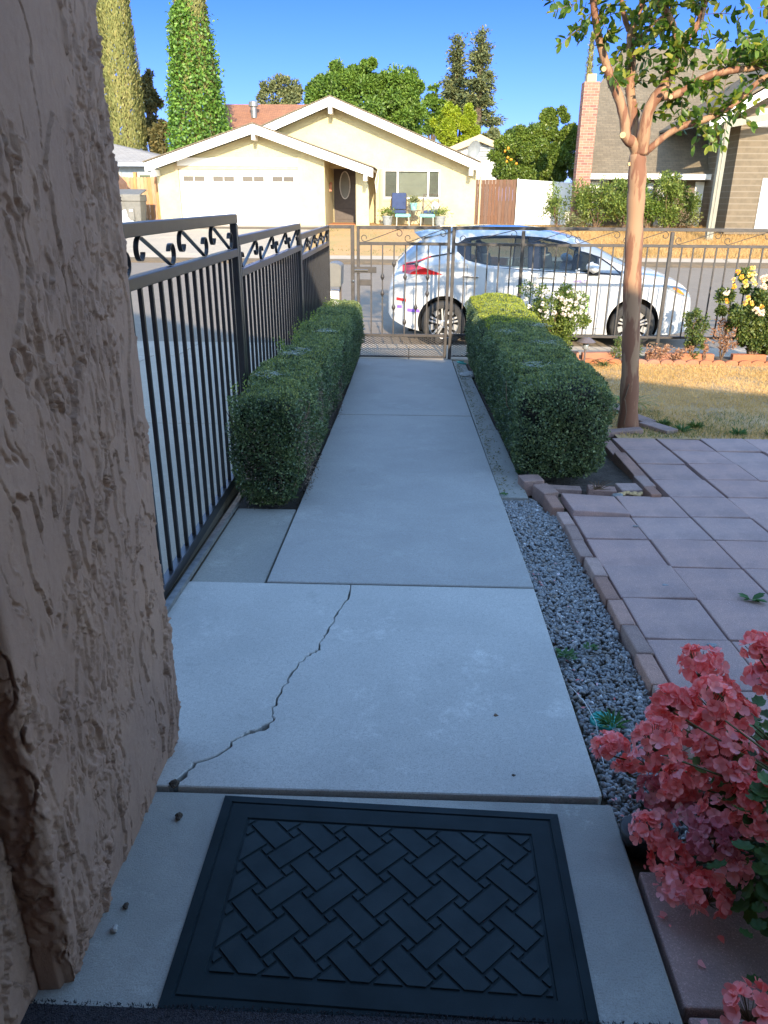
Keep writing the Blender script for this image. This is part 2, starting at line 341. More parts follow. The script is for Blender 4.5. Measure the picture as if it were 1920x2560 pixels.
    def build(s,name,mat,parent=None,smooth=False,bevel=0,fix=True,seg=1):
        me=bpy.data.meshes.new(name); me.from_pydata(s.v,[],s.f)
        if any(s.mi): me.polygons.foreach_set('material_index',s.mi)
        if fix:
            bm=bmesh.new(); bm.from_mesh(me); bmesh.ops.recalc_face_normals(bm,faces=bm.faces); bm.to_mesh(me); bm.free()
        o=link_mesh(me,name,mat,parent,np.array(s.v,float),smooth)
        if bevel:
            md=o.modifiers.new('b','BEVEL'); md.width=bevel; md.segments=seg; md.limit_method='ANGLE'; md.angle_limit=rad(50)
        return o
def tree_copy(o,loc=None,rz=None):
    c=o.copy(); COL.objects.link(c); ORG[c.name]=ORG[o.name]
    for ch in list(o.children):
        k=ch.copy(); COL.objects.link(k); k.parent=c
        for g in list(ch.children):
            q=g.copy(); COL.objects.link(q); q.parent=k
    if loc is not None: c.location=loc
    if rz is not None: c.rotation_euler.z=rz
    return c
def unit(a): return a/np.maximum(np.linalg.norm(a,axis=1,keepdims=True),1e-9)
T_DIA=(np.array([[0,0,0],[.5,.5,.08],[1,0,0],[.5,-.5,.08]]),[(0,1,2,3)])
T_OVAL=(np.array([[0,0,0],[.3,.42,.1],[.7,.4,.1],[1,0,0],[.7,-.4,.1],[.3,-.42,.1]]),[(0,1,2,3),(0,3,4,5)])
T_BLADE=(np.array([[0,.5,0],[0,-.5,0],[.55,-.3,.06],[.55,.3,.06],[1,0,.3]]),[(0,1,2,3),(3,2,4,4)])
T_TRI=(np.array([[0,.5,0],[0,-.5,0],[1,0,.25]]),[(0,1,2)])
T_PETAL=(np.array([[0,0,0],[.35,.30,.06],[.8,.48,.16],[1,.2,.12],[1,-.2,.12],[.8,-.48,.16],[.35,-.30,.06]]),[(0,1,2,3),(0,3,4,5),(0,4,5,6)])
T_PETAL=(T_PETAL[0],[(0,1,2,3),(0,3,4,4),(0,4,5,6)])
def scatter(name,mat,P,D,N,L,W,tmpl=T_DIA,parent=None,rnd=None,smooth=False,extra=None):
    """many small leaf faces as one mesh"""
    n=len(P); T,Fc=tmpl; k=len(T)
    D=unit(D); S=unit(np.cross(D,N)); N=np.cross(S,D)
    L=np.broadcast_to(np.asarray(L,float),(n,)); W=np.broadcast_to(np.asarray(W,float),(n,))
    V=(P[:,None,:]+T[None,:,0,None]*D[:,None,:]*L[:,None,None]+T[None,:,1,None]*S[:,None,:]*W[:,None,None]+T[None,:,2,None]*N[:,None,:]*L[:,None,None]).reshape(-1,3)
    Fl=[tuple(dict.fromkeys(f)) for f in Fc]; lens=[len(f) for f in Fl]
    flat=np.array([i for f in Fl for i in f]); 
    loops=(flat[None,:]+(np.arange(n)*k)[:,None]).ravel()
    tot=np.tile(lens,n); start=np.concatenate([[0],np.cumsum(tot)[:-1]])
    me=bpy.data.meshes.new(name); me.vertices.add(len(V)); me.loops.add(len(loops)); me.polygons.add(len(tot))
    me.vertices.foreach_set('co',V.astype('f').ravel()); me.loops.foreach_set('vertex_index',loops.astype('i'))
    me.polygons.foreach_set('loop_start',start.astype('i')); me.polygons.foreach_set('loop_total',tot.astype('i'))
    me.update(calc_edges=True)
    r=RNG.random(n) if rnd is None else rnd
    at_=me.attributes.new('rnd','FLOAT','FACE'); at_.data.foreach_set('value',np.repeat(np.clip(r,0,1),len(Fl)).astype('f'))
    return link_mesh(me,name,mat,parent,V,smooth)
def rdir(n): return unit(RNG.normal(size=(n,3)))
def vnoise2(x,y,seed):
    r=np.random.default_rng(seed); G=r.random((256,256))
    xi=np.floor(x).astype(int); yi=np.floor(y).astype(int); fx=x-xi; fy=y-yi; fx=fx*fx*(3-2*fx); fy=fy*fy*(3-2*fy)
    g=lambda a,b: G[a&255,b&255]
    return (g(xi,yi)*(1-fx)+g(xi+1,yi)*fx)*(1-fy)+(g(xi,yi+1)*(1-fx)+g(xi+1,yi+1)*fx)*fy
def fbm(x,y,seed,o=4):
    s=0;a=1;t=0
    for i in range(o): s=s+a*vnoise2(x*2**i,y*2**i,seed+i); t+=a; a*=.5
    return s/t
def sstep(a,b,x): t=np.clip((x-a)/(b-a),0,1); return t*t*(3-2*t)
def gridmesh(name,mat,V,nu,nv,parent=None,smooth=True,flip=False):
    V=V.reshape(-1,3); i=np.arange(nu-1)[:,None]*nv+np.arange(nv-1)[None,:]; a=i.ravel()
    q=np.stack([a,a+nv,a+nv+1,a+1],1)
    if flip: q=q[:,::-1]
    me=bpy.data.meshes.new(name); me.vertices.add(len(V)); me.loops.add(q.size); me.polygons.add(len(q))
    me.vertices.foreach_set('co',V.astype('f').ravel()); me.loops.foreach_set('vertex_index',q.astype('i').ravel())
    me.polygons.foreach_set('loop_start',(np.arange(len(q))*4).astype('i')); me.polygons.foreach_set('loop_total',np.full(len(q),4,'i')); me.update(calc_edges=True)
    return link_mesh(me,name,mat,parent,V,smooth)
def spiral(c,r0,turn,start,n=18,shrink=.25,plane='xz'):
    """scroll points"""
    out=[]
    for i in range(n+1):
        t=i/n; r=r0*(1-(1-shrink)*t); a=start+turn*t
        out.append((c[0]+r*math.cos(a),c[1]+r*math.sin(a)))
    return out
Leaf('leaf_pane',[(.05,.07,.04),(.09,.12,.05),(.12,.14,.08)],.2,0)
# ================================================================== terrain
def zg(y):
    pts=[(-50,0),(1.5,0),(9.95,-.397),(10.96,-.42),(11.0,-.50),(22,-.215),(22.05,-.10),(23.4,-.03),(29.3,.58),(31,.60),(60,.9),(90,1.0),(900,1.0)]
    for (a,b),(c,d) in zip(pts,pts[1:]):
        if y<=c: return b+(d-b)*(y-a)/(c-a)
    return 1.0
def zl(y): return -.205-.03*(y-5.9)
ys=[-60,-5,0,1.5,3,5,7,9,9.95,10.5,10.97,11.02,14,18,22.0,22.06,23.4,25,27,29.3,31,40,60,90,200,900]; xs=[-900,-200,-60,-30,-15,-8,-4,-2,0,2,4,8,15,30,60,200,900]
V=np.array([[(x,y,zg(y)-(.07 if y<11 else .03)) for y in ys] for x in xs])
setp(gridmesh('ground','earth',V,len(xs),len(ys),smooth=False),kind='structure')
def slab(name,polys,mat,dz=0,th=.09,bevel=.004,hf=zg,kind='structure',parent=None):
    b=MB()
    for p in polys:
        n=len(p); vs=[(x,y,hf(y)+dz) for x,y in p]+[(x,y,hf(y)+dz-th) for x,y in p]
        b.add(vs,[tuple(range(n)),tuple(range(2*n-1,n-1,-1))]+[(i,i+n,(i+1)%n+n,(i+1)%n) for i in range(n)])
    o=b.build(name,mat,parent,bevel=bevel)
    if kind: setp(o,kind=kind)
    return o
def rect(x0,x1,y0,y1): return [(x0,y0),(x1,y0),(x1,y1),(x0,y1)]
# crack through the second slab, a real gap between two castings
crack=[(-.238,2.975),(-.238,2.835),(-.26,2.75),(-.282,2.664),(-.283,2.61),(-.295,2.556),(-.302,2.50),(-.315,2.464),(-.314,2.42),(-.324,2.387),(-.357,2.352),(-.362,2.32),(-.375,2.303),(-.393,2.225),(-.392,2.18),(-.409,2.142),(-.414,2.065),(-.420,2.021),(-.405,1.972),(-.426,1.93),(-.439,1.909),(-.474,1.892),(-.508,1.854),(-.514,1.823),(-.544,1.779),(-.586,1.751),(-.605,1.718),(-.626,1.666),(-.632,1.645)]
fine=[]
for i in range(len(crack)-1):
    a,b=crack[i],crack[i+1]
    for k in range(3):
        t=k/3; j=0 if k==0 else .006
        fine.append((a[0]+(b[0]-a[0])*t+random.uniform(-j,j),a[1]+(b[1]-a[1])*t+random.uniform(-j,j)))
fine.append(crack[-1])
def cw(y):
    w=.0026+.0014*math.sin(y*40)+.0009*math.sin(y*173)
    if 1.88<y<1.945: w+=.011*math.sin((y-1.88)/.065*pi)
    if y<1.86: w+=.0016
    if y<1.69: w+=.007
    return w
Lp=[(-1.0,1.645)]+[(x-cw(y),y) for x,y in reversed(fine)]+[(-1.0,2.975)]
Rp=[(.565,2.975)]+[(x+cw(y),y) for x,y in fine]+[(.54,1.647),(.552,1.66)]
slab('path',[Lp,Rp],'path_light')
slab('path',[[(-.612,2.992),(.567,2.992),(.55,6.436),(-.612,6.436)],[(-.612,6.462),(.55,6.462),(.542,9.80),(-.64,9.80)]],'path_concrete')
slab('side_path',[rect(-.955,-.625,2.986,3.985),[(.565,4.27),(.73,4.27),(.73,6.0),(.562,6.0)],[(.562,6.01),(.72,6.01),(.70,9.75),(.556,9.75)]],'aggregate',dz=-.012)
slab('porch_floor',[rect(-.9,.572,-1.2,1.634)],'porch_concrete',dz=-.016,th=.1,hf=lambda y:0)
slab('sidewalk',[rect(a,a+1.49,9.815,10.93) for a in np.arange(-12,15,1.5)],'walk_concrete')
slab('kerb',[rect(-60,60,10.935,11.06)],'walk_concrete',dz=.0,th=.25,hf=lambda y:-.425)
V=np.array([[(x,y,zg(y)) for y in (11.03,14,18,22.02)] for x in (-200,-40,0,40,200)]); setp(gridmesh('road','asphalt',V,5,4,smooth=False),kind='structure')
slab('far_sidewalk',[rect(a,a+2.98,22.0,23.4) for a in np.arange(-48,48,3.0)],'walk_concrete',dz=.01,th=.3)
slab('near_driveway',[rect(-8,-3.32,1.9,6.0),rect(-3.305,-1.06,1.9,6.0),rect(-8,-3.32,6.015,9.80),rect(-3.305,-1.06,6.015,9.80)],'drive_concrete')
slab('far_driveway',[[(-9.2,23.42),(-3.4,23.42),(-3.35,26.4),(-9.3,26.4)],[(-9.3,26.42),(-3.35,26.42),(-3.3,30.0),(-9.4,30.0)]],'drive_concrete',dz=.012)
# track slab between fence and hedge bed
slab('bed_soil',[rect(-.985,-.615,3.99,9.75),rect(.735,1.60,4.45,9.75)],'soil',dz=-.045,th=.02)
for xx in (0,):
    b=MB(); b.beam((-.968,2.0,zg(2.0)+.012),(-.968,9.7,zg(9.7)+.012),.03,.022); setp(b.build('gate_track','galv'),'thin grey steel track on the ground along the foot of the black fence','gate track')
# ================================================================== near house
P=[]
s1=np.arange(.45,1.05,.0034)
plan=[(-.745,y) for y in s1]
for t in np.linspace(0,pi/2,22): plan.append((-.745+.077*math.sin(t),1.062+.016*(1-math.cos(t))))
yy=plan[-1][1]
for y in np.arange(yy+.003,1.84,.003): plan.append((-.668,y))
for t in np.linspace(0.1,pi/2,8): plan.append((-.668-.03*(1-math.cos(t)),1.84+.03*math.sin(t)))
for x in np.arange(-.705,-1.0,-.01): plan.append((x,1.87))
plan=np.array(plan); tang=np.gradient(plan,axis=0); nn=np.stack([tang[:,1],-tang[:,0]],1); nn=nn/np.linalg.norm(nn,axis=1,keepdims=True)
arc=np.concatenate([[0],np.cumsum(np.linalg.norm(np.diff(plan,axis=0),axis=1))])
zz=np.concatenate([np.arange(-.06,1.95,.0034),np.arange(1.95,2.46,.02)])
S,Z=np.meshgrid(arc,zz,indexing='ij')
wx=(fbm(S*7,Z*4,50)-.5)*.09; wz=(fbm(S*7,Z*4,60)-.5)*.16
n1=fbm((S+wx)*15+.4*Z,(Z+wz)*4.6,1,5); n2=fbm((S+wx)*30,(Z+wz)*11,20,4); n3=fbm(S*60,Z*40,30,3); n4=fbm(S*3,Z*1.2,40,3); n5=fbm((S+wx)*48,(Z+wz)*22,77,3)
msk=sstep(.42,.56,n4)
n6=fbm(S*70,Z*50,300,2); n7=fbm((S+wx)*11+3,(Z+wz)*3.2+.5*S,210,5)
ar=sstep(.47,.53,fbm(S*5,Z*2.6,71,3)); br_=sstep(.49,.55,fbm(S*6,Z*3.3,72,3))
h=.0034*sstep(.532,.540,n1)*(.25+.75*ar)+.0030*sstep(.575,.584,n2)*br_+.0040*sstep(.562,.569,n7)
h+=.0030*np.exp(-((n1-.541)/.0075)**2)*ar+.0026*np.exp(-((n7-.571)/.006)**2)+.0022*np.exp(-((n2-.586)/.008)**2)*br_
h-=.0075*np.exp(-((n1-.524)/.009)**2)*sstep(.52,.58,fbm(S*8,Z*5,123,3))+.0060*np.exp(-((n7-.555)/.008)**2)*sstep(.50,.56,fbm(S*9,Z*5,125,3))
h+=.0032*sstep(.615,.63,n5)*br_-.0055*sstep(.64,.655,1-n5)*br_
h+=.0011*(n3-.5)+.0011*(n6-.5)+.004*(n4-.5)
h*=1.15
cr_=np.exp(-((S-arc[len(s1)+18])/.03)**2); h+=cr_*.006*(fbm(S*3,Z*3,91,3)-.5)
h-=.012*sstep(.12,-.02,Z)*(S>arc[len(s1)+9])
X=plan[:,0][:,None]+nn[:,0][:,None]*h; Y=plan[:,1][:,None]+nn[:,1][:,None]*h
home=thing('near_house',(-2,0,0),'brown rough stuccoed house corner filling the left edge beside the doormat','house')
gridmesh('entry_wall','dark_stucco',np.stack([X,Y,Z],2),len(arc),len(zz),home,flip=True)
b=MB(); b.box(-9,-.78,-.95,1.86,-.1,2.46); b.box(-9,5,-1.35,-.98,-.1,2.46); b.build('wall','dark_stucco',home)
# hipped roof; its ridge, 4 m behind the door, throws the shade over the garden
rid=[(-8,5.8),(-3.2,6.90),(-1.3,6.14),(.72,5.58),(1.46,5.23),(2.3,5.09),(2.7,4.95),(3.9,4.59),(4.75,4.41),(6.0,4.2)]
b=MB(); eav=[(x,.30 if x>-.78 else 1.95,2.50) for x,_ in rid]; eav[-1]=(6.6,.3,2.5); back=[(x,-9.,2.5) for x,_ in rid]; n=len(rid)
b.add(eav+[(x,-4.,z) for x,z in rid]+back,[(i,i+1,i+1+n,i+n) for i in range(n-1)]+[(i+n,i+1+n,i+1+2*n,i+2*n) for i in range(n-1)]+[(n-1,3*n-1,2*n-1),(0,n,2*n)]+[tuple(range(n-1,-1,-1))+tuple(range(2*n,3*n))])
b.build('roof','shingle_grey_brown',home,fix=True)
# doormat -------------------------------------------------------
mat_=thing('doormat',(-.03,1.31,0),'dark blue-black rubber doormat with raised basket-weave pattern on the porch','doormat')
MZ=-.016
def mq(u,v):  # mat local (0..1,0..1) -> world
    a,b_,c,d=(-.484,1.026),(.404,.990),(.419,1.588),(-.481,1.620)
    x=(1-u)*(1-v)*a[0]+u*(1-v)*b_[0]+u*v*c[0]+(1-u)*v*d[0]; y=(1-u)*(1-v)*a[1]+u*(1-v)*b_[1]+u*v*c[1]+(1-u)*v*d[1]
    return x,y
W_,H_=.895,.60
def mp(x,y,z): X,Y=mq(x/W_,y/H_); return (X,Y,MZ+z)
b=MB()
def fr(x0,x1,y0,y1,xa,xb,ya,yb,z0,z1):  # frame ring outer->inner with outer z0, inner z1
    o=[(x0,y0),(x1,y0),(x1,y1),(x0,y1)]; i=[(xa,ya),(xb,ya),(xb,yb),(xa,yb)]
    vs=[mp(*p,z0) for p in o]+[mp(*p,z1) for p in i]; b.add(vs,[(k,(k+1)%4,(k+1)%4+4,k+4) for k in range(4)])
def ring(m0,m1,z0,z1): fr(m0,W_-m0,m0,H_-m0,m1,W_-m1,m1,H_-m1,z0,z1)
for a in ((0,0.001,0,.005),(.001,.024,.005,.0075),(.024,.0255,.0075,.0040),(.0255,.029,.0040,.0040),(.029,.031,.0040,.0075),(.031,.078,.0075,.0075),(.078,.080,.0075,.0035)): ring(*a)
b.add([mp(.08,.08,.0035),mp(W_-.08,.08,.0035),mp(W_-.08,H_-.08,.0035),mp(.08,H_-.08,.0035)],[(0,1,2,3)])
b.build('base',MATS['rubber'],mat_,fix=False)
def clip(poly,x0,x1,y0,y1):
    for ax,lim,sg in ((0,x0,1),(0,x1,-1),(1,y0,1),(1,y1,-1)):
        out=[]
        for i in range(len(poly)):
            p,q=poly[i-1],poly[i]; dp,dq=(p[ax]-lim)*sg,(q[ax]-lim)*sg
            if (dp>=0)!=(dq>=0):
                t=dp/(dp-dq); out.append((p[0]+(q[0]-p[0])*t,p[1]+(q[1]-p[1])*t))
            if dq>=0: out.append(q)
        poly=out
        if len(poly)<3: return []
    return poly
Pp=.0842; Wb=.0545; g_=.0040; b=MB(); c45=math.cos(pi/4)
def rot(x,y): return (x*c45-y*c45+W_/2,x*c45+y*c45+H_/2)
def shrink(pl,k):
    cx=sum(p[0] for p in pl)/len(pl); cy=sum(p[1] for p in pl)/len(pl); out=[]
    for x,y in pl:
        dx,dy=x-cx,y-cy; l=math.hypot(dx,dy) or 1; out.append((x-dx/l*k,y-dy/l*k))
    return out
for i in range(-9,10):
    for j in range(-9,10):
        cx,cy=i*Pp,j*Pp; L=2*Pp-Wb
        hw,hh=(L/2-g_/2,Wb/2-g_/2*0) if (i+j)%2==0 else (Wb/2,L/2-g_/2)
        for (x,y,a,c) in ((cx,cy,hw-.0022,hh-.0022),(cx+Pp/2,cy+Pp/2,(Pp-Wb)/2-g_,(Pp-Wb)/2-g_)):
            pl=clip([rot(x-a,y-c),rot(x+a,y-c),rot(x+a,y+c),rot(x-a,y+c)],.086,W_-.086,.086,H_-.086)
            if len(pl)<3: continue
            n=len(pl); tp=shrink(pl,.0013)
            vs=[mp(*p,.0035) for p in pl]+[mp(*p,.0075) for p in tp]
            b.add(vs,[tuple(range(n,2*n))]+[(k,(k+1)%n,(k+1)%n+n,k+n) for k in range(n)])
b.build('raised_pattern',MATS['rubber_raised'],mat_,fix=False)
b=MB(); b.box(-.74,2.6,-.9,1.022,-.014,-.006); o=b.build('carpet','carpet'); setp(o,'dark grey ribbed entry carpet edge below the doormat','carpet')
n=9000; x=RNG.uniform(-.74,.56,n); y=1.03-RNG.random(n)**1.5*.28
PP=np.stack([x,y,np.full(n,-.008)],1); DD=rdir(n); DD[:,2]=abs(DD[:,2])+.7
f=scatter('fibre','carpet',PP,DD,rdir(n),RNG.uniform(.004,.009,n),.003,T_TRI,parent=o); f['kind']='stuff'
# little stones / debris on porch
def pebble(c,r,name,label,mat='gravel_stone',cat='pebble',group=None,sq=.6):
    bm=bmesh.new(); bmesh.ops.create_icosphere(bm,subdivisions=2,radius=1)
    for v in bm.verts:
        k=1+.25*math.sin(v.co.x*3.1+c[0]*9)+.2*math.cos(v.co.y*4+c[1]*7); v.co=Vector((v.co.x*r*k,v.co.y*r*.8*k,v.co.z*r*sq*k))+Vector(c)
    me=bpy.data.meshes.new(name); bm.to_mesh(me); bm.free()
    return setp(link_mesh(me,name,mat,smooth=False),label,cat,group)
pebble((-.585,1.535,-.008),.012,'stone','small dark stone on the porch left of the doormat','soil')
pebble((-.635,1.20,-.01),.010,'clod','grey crumb at the foot of the stucco wall','path_concrete','debris')
pebble((-.63,1.26,-.01),.008,'clod','small dark crumb beside the wall foot above another crumb','soil','debris')
pebble((-.632,1.652,zg(1.65)-.0),.016,'clod','dark broken concrete crumb where the crack meets the wall','soil','debris')
pebble((.655,8.6,zg(8.6)+.0),.085,'rock','grey rock lying beside the right hedge near the gate','path_concrete','rock',sq=.5)
pebble((.30,2.02,zg(2.02)+.001),.008,'clod','small brown crumb on the cracked slab','twig','debris',sq=.3)
pebble((.32,1.73,zg(1.73)+.001),.006,'clod','tiny dark crumb near the right front of the cracked slab','soil','debris',sq=.3)
# ================================================================== gravel, bricks, pavers
def gravel():
    bm=bmesh.new(); bmesh.ops.create_icosphere(bm,subdivisions=1,radius=1); base_=np.array([v.co[:] for v in bm.verts]); F_=np.array([[v.index for v in f.verts] for f in bm.faces]); bm.free()
    n=9500; y=1.5+RNG.random(n)*2.78; x0=.572+0*y; x1=np.where(y>4.05,.80-.15*(y-4.05),.845)
    x=x0+(x1-x0)*RNG.random(n); lay=RNG.random(n); r=RNG.uniform(.005,.0115,n)
    z=np.array([zg(v) for v in y])-.045+lay*.022+.006*np.sin(y*7)
    q=RNG.normal(size=(n,4)); q/=np.linalg.norm(q,axis=1,keepdims=True); a,b_,c,d=q.T
    R=np.stack([1-2*(c*c+d*d),2*(b_*c-a*d),2*(b_*d+a*c),2*(b_*c+a*d),1-2*(b_*b_+d*d),2*(c*d-a*b_),2*(b_*d-a*c),2*(c*d+a*b_),1-2*(b_*b_+c*c)],1).reshape(n,3,3)
    k=len(base_); loc=base_[None]*(1+RNG.uniform(-.38,.25,(n,k,1)))*np.stack([np.ones(n)*1.25,RNG.uniform(.7,1.1,n),RNG.uniform(.45,.8,n)],1)[:,None,:]
    V=np.einsum('nij,nkj->nki',R,loc)*r[:,None,None]; V+=np.stack([x,y,z],1)[:,None,:]
    V=V.reshape(-1,3); FF=(F_[None]+(np.arange(n)*k)[:,None,None]).reshape(-1,3)
    me=bpy.data.meshes.new('gravel'); me.vertices.add(len(V)); me.loops.add(FF.size); me.polygons.add(len(FF)); me.vertices.foreach_set('co',V.astype('f').ravel()); me.loops.foreach_set('vertex_index',FF.astype('i').ravel())
    me.polygons.foreach_set('loop_start',(np.arange(len(FF))*3).astype('i')); me.polygons.foreach_set('loop_total',np.full(len(FF),3,'i')); me.update(calc_edges=True)
    aa=me.attributes.new('rnd','FLOAT','FACE'); aa.data.foreach_set('value',np.repeat(RNG.random(n),len(F_)).astype('f'))
    setp(link_mesh(me,'gravel','gravel_stone',None,V),'loose blue-grey gravel in the strip along the path','gravel',kind='stuff')
gravel()
def block(c,size,rz=0,rx=0,ry=0,bev=.004):
    b=MB(); b.cbox(c,size,rz,rx,ry); return b
bricks=[(1.60,1.80),(1.805,1.985),(1.995,2.205),(2.21,2.415),(2.42,2.635),(2.64,2.862),(2.868,3.098),(3.105,3.315),(3.32,3.535),(3.54,3.75),(3.755,3.955)]
for i,(a,c) in enumerate(bricks):
    y=(a+c)/2; o=block((.882+random.uniform(-.004,.004)-.012*(i>7),y,zg(y)-.03+random.uniform(-.004,.004)),(.062,c-a,.085),random.uniform(-.02,.02),-.047,random.uniform(-.04,.04)).build('edging_brick','brick_red',bevel=.006,seg=2)
    setp(o,'red-brown concrete brick set on edge between the gravel and the patio pavers','brick','bricks edging the gravel strip')
sp=[((.845,4.10,zg(4.1)-.015),(.07,.21,.085),.06,'worn brick at the gravel corner, third from the hedge foot'),
    ((.835,4.32,zg(4.3)-.01),(.095,.16,.09),.30,'tilted brick second from the path side at the hedge foot'),
    ((.775,4.50,zg(4.5)-.005),(.13,.14,.10),.15,'big end brick standing against the hedge beside the path slab'),
    ((.985,4.49,zg(4.5)-.055),(.20,.07,.09),-.02,'half-buried brick in shade under the right hedge'),
    ((1.205,4.455,zg(4.45)-.035),(.17,.10,.07),-.12,'brick tilted under the right end of the hedge'),
    ((1.375,4.475,zg(4.45)-.03),(.135,.12,.07),.12,'squarish tilted brick next to the yellow pebbles'),
    ((1.485,4.36,zg(4.36)-.02),(.065,.14,.08),.05,'short brick at the patio corner by the yellow pebbles'),
    ((1.495,4.56,zg(4.56)-.02),(.075,.22,.08),.03,'brick edging the soil bed right of the hedge front'),
    ((1.515,4.95,zg(4.95)-.03),(.08,.52,.08),.05,'long brick edging the soil bed along the patio'),
    ((1.50,5.42,zg(5.4)-.03),(.08,.38,.08),.0,'far brick edging the soil bed beside the tree')]
for c,s_,rz,lab in sp:
    setp(block(c,s_,rz,random.uniform(-.06,.03),random.uniform(-.05,.05)).build('edging_brick','brick_red',bevel=.006,seg=2),lab,'brick','bricks edging the gravel strip')
for i,(x,y,rz) in enumerate([(2.02,6.03,.55),(1.945,6.33,.42),(1.88,6.66,.35)]):
    setp(block((x,y,zl(y)-.0),(.13,.30,.07),rz).build('edging_brick','brick_red',bevel=.006,seg=2),['brick nearest the patio in the row edging the lawn behind the tree','middle brick of the row edging the lawn behind the tree','farthest brick of the row edging the lawn behind the tree'][i],'brick','bricks edging the lawn')
setp(block((1.66,5.90,zl(6)+.005),(.40,.09,.045),.12,.0,-.07).build('edging_brick','brick_red',bevel=.006,seg=2),'thin tilted red brick at the foot of the tree trunk','brick')
cols=[.922,1.247,1.580,1.912,2.245,2.578,2.91,3.243,3.575,3.91,4.24]
rows=[1.50,1.85,2.20,2.55,2.90,3.25,3.60,3.95,4.305,4.66,5.02,5.38,5.735]
def paver(x0,x1,y0,y1,dz=0,rx=0,ry=0,label=None,mb=None):
    g=.0045; cx,cy=(x0+x1)/2,(y0+y1)/2
    o=block((cx,cy,zg(cy)-.026+dz),(x1-x0-2*g,y1-y0-2*g,.05),random.uniform(-.006,.006)+.03*0,-.047+rx,ry).build('paver','paver_red',bevel=.005,seg=2)
    return setp(o,label or 'square dull-red concrete paver laid flat in the patio grid','paver','square patio pavers')
for j in range(len(rows)-1):
    y0,y1=rows[j],rows[j+1]
    for i in range(len(cols)-1):
        x0,x1=cols[i],cols[i+1]
        if y0>4.29 and x0<1.55: continue
        if x0>.62*y0+1.0: continue
        if y0<2.1 and x0<.9: continue
        sk=.03*(x0-.9)*.5; lab=None; dz=random.uniform(-.006,.006); rx=random.uniform(-.016,.016); ry=random.uniform(-.016,.016)
        if i==0 and abs(y0-3.95)<.01: lab='paver lifted along its front edge, beside the tilted bricks at the gravel corner'; dz=.012; rx=-.04; ry=.05
        if i==1 and abs(y0-3.95)<.01: lab='paver with rounded back corner just in front of the yellow pebbles'
        if i==0 and abs(y0-2.90)<.01: lab='paver with its near right corner raised above its neighbour'; dz=.006; ry=-.02
        gap=.012*(x0>=1.9 and y0>4.2)
        paver(x0+gap,x1+gap,y0+sk,y1+sk,dz,rx,ry,lab)
setp(paver(1.60,1.915,5.40,5.75,0,0,0,'paver closest to the tree trunk behind the soil bed'))
for k,(a,c) in enumerate([(1.07,1.42),(.715,1.06),(.36,.705)]):
    for i in range(4):
        x0=.585+.34*i; o=block((x0+.165,(a+c)/2,-.045),(.325,c-a-.008,.05),random.uniform(-.01,.01)).build('paver','paver_red',bevel=.005,seg=2); setp(o,'dark square paver in shade under the pink flowers','paver','shaded pavers beside the porch')
slab('paver_bed',[rect(.60,6.5,.1,5.72)],'soil',dz=-.062,th=.02)
# pebbles by the bricks
for k,(x,y,r) in enumerate([(1.30,4.36,.022),(1.34,4.39,.02),(1.375,4.37,.024),(1.42,4.38,.018),(1.40,4.35,.016),(1.27,4.33,.028)]):
    pebble((x,y,zg(y)-.01),r,'pebble','rounded yellowish pebble in the gap behind the patio pavers','cut_wood' if k!=5 else 'galv',group='pebbles behind the patio')
pebble((1.225,3.78,zg(3.8)+.004),.012,'stone','small grey gravel chip on the paver in the second row','gravel_stone','pebble',sq=.4)
pebble((1.15,3.03,zg(3.03)+.004),.014,'stone','small grey gravel chip on the paver nearest the middle of the edging','gravel_stone','pebble',sq=.4)
pebble((1.16,2.50,zg(2.5)+.005),.016,'stone','blue-grey gravel chip on the paver edge above the flowers','gravel_stone','pebble',sq=.4)
# green lid
b=MB(); b.lathe([(.0,.012),(.035,.012),(.043,.009),(.045,.0)],(.647,2.03,zg(2.03)-.022),28)
for k in range(6):
    t=k*pi/6; b.beam((.647-.04*math.cos(t),2.03-.04*math.sin(t),zg(2.03)-.0085),(.647+.04*math.cos(t),2.03+.04*math.sin(t),zg(2.03)-.0085),.003,.004)
setp(b.build('drain_lid','teal_plastic'),'round teal plastic lid set in the gravel strip','lid')
b=MB(); b.lathe([(.035,0),(.05,.05),(.052,.065),(.045,.07),(.0,.066)],(.615,1.515,-.05),20); setp(b.build('plastic_cup','black_plastic',smooth=True),'black plastic nursery pot wedged between the porch and the flowers','pot')
b=MB(); b.tube([(.70,9.35,zg(9.3)+.01),(.62,9.4,zg(9.4)+.02),(.60,9.5,zg(9.5)+.015),(.68,9.52,zg(9.5)+.01)],.012,6); setp(b.build('hose_end','teal_plastic',smooth=True),'short piece of green hose at the foot of the gate post','hose')
b=MB(); b.tube([(.575,2.22,zg(2.2)-.012),(.60,2.12,zg(2.1)-.004),(.612,2.0,zg(2)-.0),(.60,1.9,zg(1.9)-.002),(.59,1.8,-.02)],.0009,5); setp(b.build('drip_tube','white_plastic'),'thin pale wire lying on the gravel beside the path','wire')
